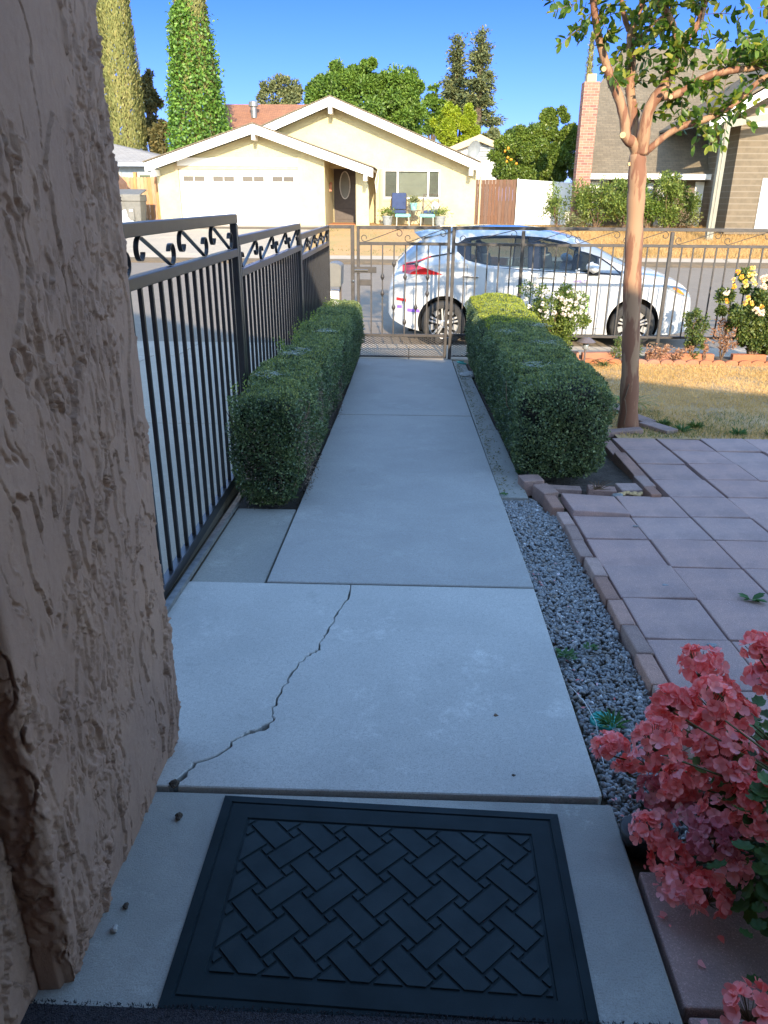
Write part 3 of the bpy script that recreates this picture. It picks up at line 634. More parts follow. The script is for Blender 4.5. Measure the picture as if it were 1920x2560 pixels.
# ================================================================== fences along the drive
def ribbon(b,pts,x,wd,th=.004,flip=False):
    n=len(pts); L=[];
    for i,(a,z) in enumerate(pts):
        q=pts[min(i+1,n-1)]; p=pts[max(i-1,0)]; dx,dz=q[0]-p[0],q[1]-p[1]; l=math.hypot(dx,dz) or 1; nx,nz=-dz/l*th/2,dx/l*th/2
        L.append([(a+nx,z+nz),(a-nx,z-nz)])
    vs=[];fs=[]
    for (u,v) in L:
        for s in (-1,1): vs.append((x+s*wd/2,u[0],u[1])); vs.append((x+s*wd/2,v[0],v[1]))
    for i in range(n-1):
        a=i*4;c=a+4; fs+=[(a,a+2,c+2,c),(a+1,c+1,c+3,a+3),(a,c,c+1,a+1),(a+2,a+3,c+3,c+2)]
    fs+=[(0,1,3,2),(n*4-4,n*4-2,n*4-1,n*4-3)]; b.add(vs,fs)
def sscroll(A,B,r,turn=1.45*pi,shr=.35,up=1):
    A=np.array(A,float);B=np.array(B,float); d=(B-A)/np.linalg.norm(B-A); nrm=np.array([-d[1],d[0]])*up
    def end(P0,d,nr):
        c=P0+nr*r; a0=math.atan2(-nr[1],-nr[0]); sg=1 if (-nr[0]*d[1]+nr[1]*d[0])>0 else -1
        out=[]
        for i in range(1,17):
            t=i/16; rr=r*(1-(1-shr)*t); a=a0+sg*turn*t; cc=c-nr*(r-rr)*0.3; out.append((cc[0]+rr*math.cos(a),cc[1]+rr*math.sin(a)))
        return out
    return list(reversed(end(A,-d,-nrm)))+[tuple(A),tuple(B)]+end(B,d,nrm)
def side_panel(y0,y1,zt,label,dirn,first):
    X0=-1.02; t=thing('driveway_fence',(X0,(y0+y1)/2,zg(y0)),label,'fence','black iron panels along the driveway')
    z2=zt-.185; zb0,zb1=-.045 if first<3 else -.0,0
    zb=lambda y: zg(y)+.055 if first else zg(y)+.05
    zb_=[.0,-.10,-.22][first-1]
    b=MB(); b.box(X0-.02,X0+.02,y0,y1,zt-.05,zt); b.box(X0-.02,X0+.02,y0+.041,y1-.041,z2-.045,z2); b.box(X0-.02,X0+.02,y0+.041,y1-.041,zb_-.05,zb_)
    b.build('rail',MATS['black_iron'],t,bevel=.003)
    for yy in (y0+.02,y1-.02):
        b=MB(); b.box(X0-.0195,X0+.0195,yy-.0195,yy+.0195,zb_-.05,zt-.051); b.build('post',MATS['black_iron'],t,bevel=.003)
    n=max(3,round((y1-y0-.08)/.126)); 
    for k in range(1,n):
        yy=y0+.04+(y1-y0-.08)*k/n; b=MB(); b.box(X0-.008,X0+.008,yy-.008,yy+.008,zb_-.001,z2-.044); b.build('picket',MATS['black_iron'],t)
    L=y1-y0-.08; m=max(2,round(L/.585)); pw=L/m
    for k in range(m):
        a=y0+.04+pw*k; b=MB()
        if dirn>0: pts=sscroll((a+pw*.16,zt-.056),(a+pw*.78,z2+.006),.052,1.5*pi,.6,1)
        else: pts=sscroll((a+pw*.18,z2+.006),(a+pw*.84,zt-.056),.052,1.5*pi,.6,-1)
        ribbon(b,pts,X0,.019,.005); b.build('scroll',MATS['black_iron'],t)
    return t
side_panel(1.75,4.655,1.418,'nearest and tallest black iron fence panel, beside the stucco wall',1,1)
side_panel(4.665,7.31,1.297,'middle black iron fence panel behind the left hedge',-1,2)
side_panel(7.32,9.86,1.205,'farthest black iron fence panel beside the mailbox',-1,3)
# ================================================================== front fence & gate
YF=9.83
def fx(cx,cy,sc=.217,ox=800,oy=540): return at(ox+cx*sc,oy+cy*sc,YF)
def sqbar(b,x,z0,z1,w=.016,y=YF): b.box(x-w/2,x+w/2,y-w/2,y+w/2,z0,z1)
def rod(b,pts,r=.0045): b.tube([(p[0],YF,p[1]) for p in pts],r,5)
gx0,gx1=-.665,.475
gate=thing('iron_gate',((gx0+gx1)/2,YF,-.38),'narrow iron garden gate with mesh foot at the end of the path','gate')
b=MB()
b.box(gx0+.036,gx1-.036,YF-.018,YF+.018,1.168,1.204); b.box(gx0+.036,gx1-.036,YF-.017,YF+.017,.985,1.02); b.box(gx0+.036,gx1-.036,YF-.017,YF+.017,-.115,-.08); b.box(gx0+.036,gx1-.036,YF-.012,YF+.012,-.375,-.355)
for x in (gx0,gx1-.036): b.box(x,x+.036,YF-.0185,YF+.0185,-.38,1.204)
b.build('frame','worn_iron',gate,bevel=.003)
gb=[at(800+x*.217,540+650*.217,YF)[0] for x in (590,720,851,981,1110,1241,1373)]
colz={1:(700,890),2:(550,1050),3:(700,1220),4:(550,1050),5:(700,890)}
for i,x in enumerate(gb):
    b=MB(); sqbar(b,x,-.082,.987); bar=b.build('baluster','worn_iron',gate)
    if i in colz:
        for c in colz[i]:
            z=fx(700,c)[2]; b=MB(); b.lathe([(.009,-.04),(.013,-.034),(.013,-.028),(.022,-.014),(.025,0),(.022,.014),(.013,.028),(.013,.034),(.009,.04)],(x,YF,z),10); b.build('collar','worn_iron',bar,smooth=True)
def hscroll(x0,x1,zb,zt,parent):
    w=x1-x0; b=MB(); rod(b,sscroll((x0+w*.14,zb+.006),(x1-w*.14,zt-.006),.052,1.75*pi,.3,-1)); b.build('scroll','worn_iron',parent,smooth=True)
hscroll(gx0+.04,(gx0+gx1)/2,1.02,1.168,gate); hscroll((gx0+gx1)/2,gx1-.04,1.02,1.168,gate)
def mesh_panel(x0,x1,z0,z1,parent,y=YF):
    b=MB(); dx,dz=.050,.026; k=(z1-z0)
    s=dz/dx
    c=x0-(z1-z0)/s
    while c<x1:
        for sg in (1,-1):
            # line z=z0+s*(x-c) or mirrored
            xa,xb=c,c+k/s; za,zb_=(z0,z1) if sg>0 else (z1,z0)
            if xb<=x0 or xa>=x1: continue
            xa2,xb2=max(xa,x0),min(xb,x1); f=lambda x: za+(zb_-za)*(x-xa)/(xb-xa)
            b.beam((xa2,y,f(xa2)),(xb2,y,f(xb2)),.0045,.005,up=(0,1,0))
        c+=dx
    b.build('mesh_infill','worn_iron',parent,fix=False)
mesh_panel(gx0+.036,gx1-.036,-.355,-.115,gate)
b=MB(); p0,p1=fx(395,582),fx(650,655); b.box(p0[0],p1[0],YF-.035,YF-.02,p1[2],p0[2]); b.build('lock_plate','worn_iron',gate,bevel=.002)
b=MB(); p0,p1=fx(400,620),fx(555,628); b.beam((p0[0],YF-.045,p0[2]),(p1[0],YF-.045,p0[2]),.02,.02); b.build('bolt','steel',gate,bevel=.004)
b=MB(); p0,p1=fx(462,728),fx(595,800); b.box(p0[0],p1[0],YF-.03,YF-.019,p1[2],p0[2]); b.build('lock_box','worn_iron',gate,bevel=.002)
ff=thing('front_fence',(2.7,YF,-.4),'long low iron fence right of the gate, behind the rose bed','fence')
ps=[.515,1.352,3.13,4.92,6.7]
for i,x in enumerate(ps):
    b=MB(); w=.02; b.box(x-w,x+w,YF-w,YF+w,-.45,1.16 if i else 1.204); b.build('post','worn_iron',ff,bevel=.003)
b=MB(); b.box(ps[0]+.0205,ps[-1]+.02,YF-.018,YF+.018,1.168,1.206); 
for a,c in zip(ps,ps[1:]): b.box(a+.0205,c-.0205,YF-.016,YF+.016,.985,1.018); b.box(a+.0205,c-.0205,YF-.016,YF+.016,-.10,-.07)
b.box(ps[0]+.0205,ps[1]-.0205,YF-.01,YF+.01,-.36,-.345); b.build('rail','worn_iron',ff,bevel=.002)
for a,c in zip(ps,ps[1:]):
    n=round((c-a)/.137)
    for k in range(1,n):
        x=a+(c-a)*k/n; b=MB(); sqbar(b,x,-.072,.987,.0155); b.build('picket','worn_iron',ff)
    m=max(1,round((c-a)/.6)); q=(c-a-.04)/m
    for k in range(m): hscroll(a+.02+q*k,a+.02+q*(k+1),1.018,1.168,ff)
mesh_panel(ps[0]+.02,ps[1]-.02,-.345,-.10,ff)
lp=at(882,700,YF)[0]; fp=thing('gate_post',(lp,YF,-.4),'square iron post with a top bar joining the driveway fence, left of the gate','post')
b=MB(); b.box(lp-.022,lp+.022,YF-.02,YF+.02,-.45,1.21); b.build('post','worn_iron',fp,bevel=.003)
b=MB(); b.box(-1.0,lp-.0225,YF-.018,YF+.018,1.172,1.208); b.build('top_bar','worn_iron',fp,bevel=.003)
b=MB(); b.lathe([(.011,-.02),(.013,0),(.011,.02)],(lp+.01,YF-.028,fx(380,745)[2]),10,axis='y'); setp(b.build('padlock','steel',smooth=True),'small brass-steel padlock hanging on the gate post','padlock')
# mailbox
mb=thing('mailbox',(-1.03,10.8,zg(10.8)),'grey plastic mailbox with rounded top outside the fence corner','mailbox')
b=MB(); arc_=[(-1.135,.415),(-.935,.415),(-.925,.66)]+[(-1.03+.105*math.cos(t),.66+.055*math.sin(t)) for t in np.linspace(.1,pi-.1,9)]+[(-1.145,.66)]
b.prism(arc_,10.55,11.02); b.build('box',MATS['grey_plastic'],mb,bevel=.008,seg=2)
b=MB(); b.prism([(x*1.0+(x+1.03)*.04,z+.004*(z>.5)) for x,z in arc_],10.535,10.549); b.build('rear_cap','grey_plastic',mb,bevel=.003)
for x in (-1.115,-.955): b=MB(); b.box(x-.012,x+.012,10.76,10.80,-.42,.414); b.build('post','bronze_frame',mb)
b=MB(); b.box(-1.10,-.97,10.70,10.90,-.41,.345); b.build('support_box','white_plastic',mb,bevel=.01)
# ================================================================== hedges
def hedge(x0,x1,y0,y1,zt,zb,label,n,seed,taper=.03,sprig=0):
    t=thing('hedge',((x0+x1)/2,(y0+y1)/2,zb(y0)),label,'hedge','clipped box hedges either side of the path')
    r=np.random.default_rng(seed)
    def shape(u,v,wd,off):
        """u along 0..1, v: around, angle param on square -> world; wd=half width"""
        p=5.0; cx,cz=v[:,0],v[:,1]; k=(np.abs(cx)**p+np.abs(cz)**p)**(-1/p); cx=cx*k; cz=cz*k
        y=y0+(y1-y0)*u; e=np.minimum(u,1-u)*(y1-y0); endr=np.clip(e/.07,0,1); inset=(1-np.sqrt(1-(1-endr)**2))*.07
        lump=(fbm(y*2.6+seed,cx*1.2+cz*1.7+9,seed,3)-.5)*.10+(fbm(y*9+seed,cx*3+cz*4+9,seed+3,3)-.5)*.05
        ztop=zt(y)+(fbm(y*3.2,cx*.8+5,seed+9,3)-.5)*.075; zbt=zb(y); hw=(x1-x0)/2-inset*.8
        tp=1-taper/hw*np.clip((-cz),0,1)
        X=(x0+x1)/2+cx*(hw*tp+off+lump); Z=(ztop+zbt)/2+cz*((ztop-zbt)/2+off*(cz>0)+lump*(cz>0)-inset*.6)
        return np.stack([X,y,Z],1)
    # core
    nu,nv=90,40; U,A=np.meshgrid(np.linspace(.008,.992,nu),np.linspace(0,2*pi,nv),indexing='ij')
    sq=np.stack([np.cos(A).ravel(),np.sin(A).ravel()],1); sq=sq/np.abs(sq).max(1,keepdims=True)
    C=shape(U.ravel(),sq,0,-.045).reshape(nu,nv,3)
    ends=np.array([C[0].mean(0),C[-1].mean(0)]); C=np.concatenate([np.repeat(ends[0][None,None],nv,1),C,np.repeat(ends[1][None,None],nv,1)],0)
    gridmesh('core','hedge_core',C,nu+2,nv,t)
    # leaves on side surface
    per=2*((x1-x0)+.65); ns=int(n*.93); u=r.random(ns); s=r.random(ns)*4
    w_=np.array([(x1-x0),.65]); # choose side ∝ size
    side=r.random(ns); pt=w_[0]/(w_[0]*1.2+2*w_[1]); v=np.empty((ns,2)); q=r.uniform(-1,1,ns)
    top_=side<pt; bot=(side>=pt)&(side<pt*1.2); oth=~top_&~bot
    v[top_]=np.stack([q[top_],np.ones(top_.sum())],1); v[bot]=np.stack([q[bot],-np.ones(bot.sum())],1)
    sg=np.where(r.random(ns)<.5,-1,1.)[oth]; v[oth]=np.stack([sg,q[oth]],1)
    off=-(r.random(ns)**2)*.055+.008
    P=shape(u,v,0,0); Pi=shape(u,v,0,-.06); N=unit(P-Pi+1e-6); 
    P=P+N*off[:,None]
    # end caps
    ne=n-ns; e=np.where(r.random(ne)<.75,0.0,1.0); vv=r.uniform(-.97,.97,(ne,2)); rr=np.abs(vv).max(1,keepdims=True); edge=vv/rr
    B=shape(e*.986+.007,edge,0,-.02); cen=B.copy(); cen[:,0]=(x0+x1)/2; cen[:,2]=(zt(B[:,1])+zb(B[:,1]))/2
    Pe=cen+(B-cen)*rr; bulge=(1-rr[:,0]**4)*.05; 
    Pe[:,1]+=np.where(e<.5,-1,1)*(bulge+.02-r.random(ne)**2*.06+(fbm(Pe[:,0]*7,Pe[:,2]*7,seed+5,3)-.5)*.09)
    Ne=np.zeros((ne,3)); Ne[:,1]=np.where(e<.5,-1,1)
    P=np.concatenate([P,Pe]); N=np.concatenate([N,Ne]); off=np.concatenate([off,-r.random(ne)**2*.05])
    # thin patches: drop leaves where noise low -> holes
    keep=fbm(P[:,1]*6+P[:,0]*5,P[:,2]*7+P[:,0]*4,seed+30,3)+r.random(len(P))*.25>.42
    P,N,off=P[keep],N[keep],off[keep]; m_=len(P)
    D=unit(N*.55+np.array([0,0,.35])+r.normal(size=(m_,3))*.75); NN=unit(N+r.normal(size=(m_,3))*.6)
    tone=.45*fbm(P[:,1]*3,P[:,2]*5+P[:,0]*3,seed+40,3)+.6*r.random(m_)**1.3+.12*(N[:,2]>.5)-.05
    L=r.uniform(.013,.022,m_)
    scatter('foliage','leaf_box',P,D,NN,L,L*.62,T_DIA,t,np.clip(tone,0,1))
    ntp=int(n*.12); u=r.random(ntp); q=r.uniform(-1,1,ntp); P=shape(u,np.stack([q,np.ones(ntp)],1),0,.008)
    D=unit(np.array([0,0,1.])+r.normal(size=(ntp,3))*.55); scatter('new_growth','leaf_box_tip',P,D,rdir(ntp),r.uniform(.010,.019,ntp),.008,T_DIA,t)
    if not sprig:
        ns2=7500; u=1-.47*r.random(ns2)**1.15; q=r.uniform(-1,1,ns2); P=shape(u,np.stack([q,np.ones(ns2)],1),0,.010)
        D=unit(np.array([0,0,1.])+r.normal(size=(ns2,3))*.6); scatter('sun_painted_growth','leaf_box_sun',P,D,rdir(ns2),r.uniform(.011,.02,ns2),.009,T_DIA,t)  # yellow new growth, thicker toward the far end to paint in its sunlight
    else:
        P=[];
        for cy_,cz_ in ((4.15,.36),(4.6,.22),(4.9,.40),(5.6,.30),(6.4,.2),(4.3,.10)):
            k=420; P.append(np.stack([np.full(k,x1-.0)+r.normal(0,.012,k),cy_+r.normal(0,.09,k),zb(cy_)+cz_+r.normal(0,.10,k)],1))
        k=900; P.append(np.stack([r.uniform(x0+.08,x1-.1,k),y0-.012+r.normal(0,.012,k),zb(y0)+.25+r.normal(0,.12,k)],1))
        P=np.concatenate(P); scatter('withered_patch','leaf_withered',P,rdir(len(P)),rdir(len(P)),r.uniform(.01,.02,len(P)),.005,T_DIA,t)
    if sprig:
        P=[];D=[]
        for k in range(sprig):
            y=y0+.1+(y1-y0-.2)*r.random(); x=x0-.005+r.random()*.10; z=float(zt(y))-.02; hh=r.uniform(.05,.13); dx,dy=r.normal(0,.25,2)
            for q in range(12):
                f=q/12; P.append((x+dx*hh*f,y+dy*hh*f,z+hh*f)); a=q*2.4; D.append((math.cos(a)*.9,math.sin(a)*.9,.7))
        P=np.array(P); D=np.array(D); scatter('shoots','leaf_shrub',P,D,rdir(len(P)),.019,.011,T_DIA,t)['kind']='stuff'
    # bare twigs inside
    b=MB()
    for k in range(60):
        y=y0+.02+r.random()*(.5 if k<30 else (y1-y0)); x=r.uniform(x0+.1,x1-.1); z0=float(zb(y)); pts=[(x,y,z0)]
        for q in range(4): x+=r.normal(0,.04); y+=r.normal(0,.03)-.005; pts.append((x,y,z0+.14*(q+1)))
        b.tube(pts,[.006,.005,.004,.003,.002],4,cap=False)
    b.build('inner_twigs','twig',t,fix=False)['kind']='stuff'
    return t
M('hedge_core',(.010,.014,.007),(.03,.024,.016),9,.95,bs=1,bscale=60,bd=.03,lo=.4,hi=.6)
zgv=lambda y: np.interp(y,[1.5,9.95],[0,-.397])
hedge(-.975,-.585,3.97,9.42,lambda y:np.interp(y,[3.9,4.6,9.4],[.50,.49,.36]),lambda y:zgv(y)-.0,'left box hedge hiding the foot of the black driveway fence',125000,5,.05,55)
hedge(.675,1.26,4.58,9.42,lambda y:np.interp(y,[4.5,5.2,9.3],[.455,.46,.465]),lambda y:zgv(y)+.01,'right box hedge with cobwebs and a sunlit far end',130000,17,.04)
# spider webs: thin matted threads lying on the hedge tops
def web(name,cx,cy,z,r,label,sy=1.3):
    b=MB(); rr=np.random.default_rng(int(cx*100+cy*977)%9999)
    for k in range(46):
        a=rr.random()*2*pi; R=r*math.sqrt(rr.random()); x,y=cx+math.cos(a)*R,cy+math.sin(a)*R*sy; a2=rr.random()*2*pi; l=rr.uniform(.3,1)*r
        b.tube([(x,y,z+rr.uniform(0,.012)),(x+math.cos(a2)*l,y+math.sin(a2)*l,z+rr.uniform(0,.012))],.00032,3,cap=False)
    o=b.build(name,'web_silk',None,fix=False); setp(o,label,'spider web','webs on the hedges')
m,nt,p=base('web_silk',.6,0,.5); p.inputs['Base Color'].default_value=(.55,.60,.64,1)
for cx,cy,z,r,l in [(.86,5.15,.475,.085,'pale round cobweb on the near end of the right hedge top'),(1.05,6.0,.48,.10,'wide thin cobweb on the middle of the right hedge top'),(.82,6.5,.485,.07,'small cobweb on the path side of the right hedge top'),(1.15,6.9,.48,.09,'cobweb on the lawn side of the right hedge top just before the sunlit part'),(.80,4.75,.44,.06,'torn cobweb over the near path-side corner of the right hedge'),
    (-.86,4.55,.515,.07,'cobweb on the near end of the left hedge top'),(-.80,5.4,.50,.10,'cobweb on the left hedge top beside the middle fence panel'),(-.72,6.6,.455,.07,'faint cobweb near the path edge of the left hedge top')]: web('spider_web',cx,cy,z,r,l)
# leaf litter and weeds
def litter(name,mat,n,fn,L,label,cat='leaf litter'):
    P=np.array([fn() for _ in range(n)]); D=rdir(n); D[:,2]*=.25; o=scatter(name,mat,P,D,np.array([[0,0,1.]])+rdir(n)*.3,RNG.uniform(L*.6,L*1.3,n),L*.5,T_OVAL); setp(o,label,cat,kind='stuff')
litter('leaf_litter','leaf_autumn',620,lambda:(lambda y:(.57+abs(random.gauss(0,.05)),y,zg(y)+.002))(random.uniform(4.3,9.4)),.019,'scattered brown leaves along the slab beside the right hedge')
litter('petal_litter','petal_pink',46,lambda:(lambda y:(random.uniform(.58,.72) if y>1.6 else random.uniform(.575,.62),y,zg(y)-.012))(random.uniform(1.25,3.3)),.014,'fallen pink petals on the gravel beside the path')
def weed(x,y,z,r,n,label,mat='weed_green',up=.5,L=.03,W=.5):
    P=[];D=[]
    for k in range(n):
        a=random.random()*2*pi; rr=r*random.random(); P.append((x+math.cos(a)*rr*.4,y+math.sin(a)*rr*.4,z+.004)); D.append((math.cos(a),math.sin(a),up*random.random()+.1))
    o=scatter('weed',mat,np.array(P),np.array(D),np.array([[0,0,1.]]*n)+rdir(n)*.3,RNG.uniform(L*.6,L*1.2,n),L*W,T_OVAL); setp(o,label,'weed')
weed(1.47,2.905,zg(2.9),.02,9,'broad-leaved green weed growing in a patio paver joint',L=.06,W=.45)
weed(.60,2.42,zg(2.4)-.01,.07,60,'clover-like weed at the path edge in the gravel',L=.022)
weed(.66,1.98,zg(2)+.0,.05,26,'spiky pale weed growing over the teal lid',L=.05,W=.2,up=1.4)
weed(.70,2.47,zg(2.4)-.01,.05,24,'small weed in the middle of the gravel strip',L=.02)
weed(.735,4.72,zg(4.7),.05,40,'green weed sprouting at the path-side foot of the right hedge',L=.03,up=1)
weed(.58,4.27,zg(4.27),.03,22,'tiny weed at the corner where gravel meets the side slab',L=.02)
for k,(x,y) in enumerate([(2.20,5.98),(2.35,6.1),(2.62,5.9),(2.85,5.85),(3.1,5.85),(2.1,6.15),(3.35,5.8)]):
    weed(x,y,zl(y),.10,50,['grass-like weed clump by the lawn corner brick','leafy pale weed at the lawn edge','broad weed at the patio edge of the lawn','low weed in the shaded lawn edge','weed at the shaded lawn edge to the right','weed tuft closest to the lawn edging bricks','rightmost weed at the lawn edge'][k],'grass_green' if k%2 else 'weed_green',up=1.6,L=.06,W=.22)
def twigs(x,y,z,label):
    b=MB()
    for k in range(12):
        a=random.uniform(0,pi); l=random.uniform(.05,.12); h_=random.uniform(.02,.08); b.tube([(x,y,z),(x+math.cos(a)*l*.5,y-.01,z+h_*.7),(x+math.cos(a)*l,y-.02,z+h_)],[.004,.0025,.0012],4)
    setp(b.build('dry_twig','twig'),label,'twigs')
twigs(1.17,4.42,zg(4.4)-.01,'bare dry twigs poking out under the right hedge'); 
# grass tuft behind tree (agapanthus-like)
def strap(x,y,z,n,L,label,mat='leaf_green',name='grass_tuft'):
    b=[];P=[];D=[];Ls=[]
    for k in range(n):
        a=random.random()*2*pi; l=L*random.uniform(.5,1); 
        for q in range(5):
            f=q/5; P.append((x+math.cos(a)*l*f*.75,y+math.sin(a)*l*f*.75,z+l*(f*.85-.62*f*f))); f2=f+.2; 
            D.append((math.cos(a)*.15*l,math.sin(a)*.15*l,l*((f2*.85-.62*f2*f2)-(f*.85-.62*f*f)))); Ls.append(l*.24)
    P=np.array(P);D=np.array(D); setp(scatter(name,mat,P,D,np.array([[0,0,1.]]*len(P))+.01,np.array(Ls),.010,T_DIA),label,'plant')
strap(1.96,6.75,zl(6.8),46,.42,'strap-leaved green tuft behind the tree trunk','leaf_green')
strap(2.28,9.0,zl(9.0),40,.22,'light grass tuft behind the right hedge','grass_green')
# ================================================================== lawn and bed
V=np.array([[(x,y,zl(y)) for y in (5.74,7,9.22)] for x in np.linspace(1.63,9,12)])
setp(gridmesh('lawn_soil','dry_lawn',V,12,3,smooth=False),kind='structure')
slab('lawn_edge',[rect(1.62,9,5.735,5.76)],'soil',dz=-.03,th=.05,hf=lambda y:zl(5.75))
def grass(name,mat,n,xr,yr,zf,L,label,W=.0025,lean=.6,xf=None,dens=None):
    y=yr[0]+(yr[1]-yr[0])*RNG.random(n); x=xr[0]+(xr[1]-xr[0])*RNG.random(n)
    if dens is not None:
        k=dens(x,y)>RNG.random(n); x,y=x[k],y[k]; n=len(x)
    z=np.array([zf(v) for v in y]); D=rdir(n)*lean; D[:,2]=np.abs(D[:,2])+.55
    tone=.5*fbm(x*1.3,y*1.3,33,3)+.5*RNG.random(n)
    return setp(scatter(name,mat,np.stack([x,y,z-.003],1),D,rdir(n),RNG.uniform(.5,1.2,n)*L,W,T_BLADE,rnd=np.clip(tone,0,1)),label,'grass',kind='stuff')
grass('lawn_grass','grass_dry',95000,(1.66,6.4),(5.76,9.2),zl,.036,'short dry yellow lawn grass',.005,1.3,dens=lambda x,y:(x<.52*y+.4)*np.clip(fbm(x*2.2,y*2.2,8,4)*2.2-.35,.2,1))
grass('lawn_green_grass','grass_green',16000,(1.7,6),(5.76,6.7),zl,.04,'greener shaded grass along the patio',.004,.8,dens=lambda x,y:(x<.6*y)*np.clip(fbm(x*2.5,y*2.5,9,4)*3-1.2,0,1))
slab('rose_bed_soil',[rect(1.33,9,9.20,9.80)],'earth',dz=0,th=.25,hf=lambda y:zl(9.2)-.005)
# scalloped edging pieces
for k in range(13):
    x0=1.62+.46*k; b=MB(); pl=[]
    nsc=3; base_z=zl(9.2)-.06; tp=zl(9.2)+.03
    poly=[(x0,base_z),(x0+.452,base_z)]
    for s_ in range(nsc-1,-1,-1):
        for t in np.linspace(0,pi,7):
            poly.append((x0+.452*(s_+.5)/nsc+.0753*math.cos(t)*.98,tp+.03*math.sin(t)))
    b.prism(poly,9.185,9.235); o=b.build('scalloped_edging','terracotta_edge',bevel=.006,seg=2)
    setp(o,'terracotta scalloped edging piece between the dry lawn and the rose bed','edging','scalloped terracotta edging pieces')
for k,(x0,l) in enumerate([(1.60,.5),(2.12,.42),(2.9,.4),(3.32,.42),(3.95,.42)]):
    setp(block((x0+l/2,9.52,zl(9.5)+.03),(l-.02,.09,.12),random.uniform(-.04,.04),0,random.uniform(-.03,.03)).build('border_brick','terracotta_edge',bevel=.008,seg=2),'rough terracotta block lying inside the rose bed behind the scalloped edging','brick','blocks inside the rose bed')
# path light
pl=thing('path_light',(2.10,9.08,zl(9.1)),'small mushroom-shaped garden path light at the lawn corner behind the right hedge','garden light')
px_=at(1466,850,9.08); x_=px_[0]; z_=px_[2]
b=MB(); b.lathe([(.03,.05),(.045,.047),(.11,.0),(.105,-.006),(.0,-.004)],(x_,9.08,z_-.02),20); b.build('cap',MATS['solar_lamp_bronze'],pl,smooth=False)
b=MB(); b.lathe([(.034,-.024),(.034,-.10),(.02,-.11)],(x_,9.08,z_),14); b.build('lens','lamp_glass',pl,smooth=True)
b=MB(); b.lathe([(.012,-.111),(.012,-.30)],(x_,9.08,z_),8); b.build('stake','solar_lamp_bronze',pl)
# ================================================================== shrubs / roses
def bush(name,loc,rx,ry,h,mat,n,label,cat='shrub',L=.035,W=.5,stems=10,bloom=None,group=None,hollow=.55,stemmat='twig',bare=.15,jag=.25,tm=T_OVAL):
    x,y,z=loc; t=thing(name,loc,label,cat,group); b=MB(); tips=[]
    for k in range(stems):
        a=random.random()*2*pi; q=random.uniform(.3,1); ex,ey=math.cos(a)*rx*q,math.sin(a)*ry*q; hh=h*random.uniform(.6,1)*(1.05-.35*q)
        pts=[(x+ex*.15*0,y,z)]
        for i in range(1,6):
            f=i/5; pts.append((x+ex*f**1.1+random.gauss(0,.02*h),y+ey*f+random.gauss(0,.02*h),z+hh*f**.85))
        b.tube(pts,[.008*h+.002-.0014*h*i for i in range(6)],5,cap=False); tips.append(pts)
    b.build('stems',stemmat,t,fix=False)['kind']='stuff'
    # clumps
    nc=max(14,stems*4); C=[]
    for k in range(nc):
        pts=tips[k%stems]; i=random.choice([2,3,4,5,5]); p=np.array(pts[i]); C.append(p+np.random.default_rng(k).normal(size=3)*np.array([rx,ry,h*.5])*.13)
    C=np.array(C); rr=RNG.uniform(.5,1.2,nc)*min(rx,ry,h)*.38
    ci=RNG.integers(0,nc,n); dd=rdir(n)*(RNG.random(n)**.45)[:,None]; P=C[ci]+dd*rr[ci][:,None]
    P[:,2]=np.maximum(P[:,2],z+bare*h*RNG.random(n)); D=unit(dd+rdir(n)*.9+np.array([0,0,.2]))
    scatter('foliage',mat,P,D,rdir(n)+np.array([0,0,.6]),RNG.uniform(L*.6,L*1.25,n),L*W,tm,t)
    return t,C,rr
def blooms(t,pts,mat,R,name='bloom',petals=14):
    for p in pts:
        n=petals; dd=rdir(n); dd[:,1]-=.35; dd=unit(dd); o=scatter(name,mat,np.array([p]*n)+dd*R*.25,dd,rdir(n)+np.array([0,-.3,.5]),R*.95,R*1.1,T_OVAL,t,rnd=np.clip(RNG.normal(random.random(),.15,n),0,1))
# white rose bush behind the right hedge
def A(px,py,y): return at(px,py,y)
wx0=A(1385,850,9.45); t,C,rr=bush('rose_bush',(wx0[0],9.45,zl(9.4)),.46,.27,.98,'leaf_shrub',10000,'white-flowering rose bush behind the right hedge against the fence','rose bush',L=.036,stems=16,bare=.1)
wp=[A(random.uniform(1310,1450),random.uniform(655,790) ,9.19) for _ in range(30)]+[A(random.uniform(1400,1480),random.uniform(745,800),9.2) for _ in range(12)]
blooms(t,wp,'petal_white',.027,petals=9)
yx=A(1890,830,9.5); t,C,rr=bush('rose_bush',(yx[0],9.5,zl(9.4)),.58,.20,.98,'leaf_rose',32000,'yellow and peach flowering rose bush at the right edge of the picture','rose bush',L=.042,stems=26,bare=.15)
yel=[(1844,681),(1878,668),(1853,672),(1834,700),(1881,702),(1862,732),(1870,745),(1819,752),(1868,757),(1880,758),(1838,692),(1905,765)]; yel=[(1700+x*.1326,640+y*.1326) for x,y in [(1370,220),(1090,300),(1010,455),(1310,350),(1400,340),(1380,455),(1240,490),(1250,560),(1420,515),(880,850),(1360,890),(1540,950),(1280,790),(1230,880),(1020,570),(1165,400)]]
blooms(t,[A(a,b_,9.2) for a,b_ in yel],'petal_yellow',.030)
blooms(t,[A(1700+x*.1326,640+y*.1326,9.2) for x,y in [(880,670),(1560,430),(1580,580),(1540,1065),(1430,1030),(1640,420)]],'petal_peach',.040)
bush('rose_bush',(A(1730,850,9.5)[0],9.5,zl(9.4)),.15,.14,.62,'leaf_rose',2200,'small green rose bush without flowers in front of the car bumper','rose bush',L=.035,stems=8)
bush('rose_bush',(A(1810,850,9.5)[0],9.5,zl(9.4)),.17,.15,.62,'leaf_dead',520,'withered pink-brown rose bush left of the yellow roses','rose bush',L=.035,stems=8,bare=.3)
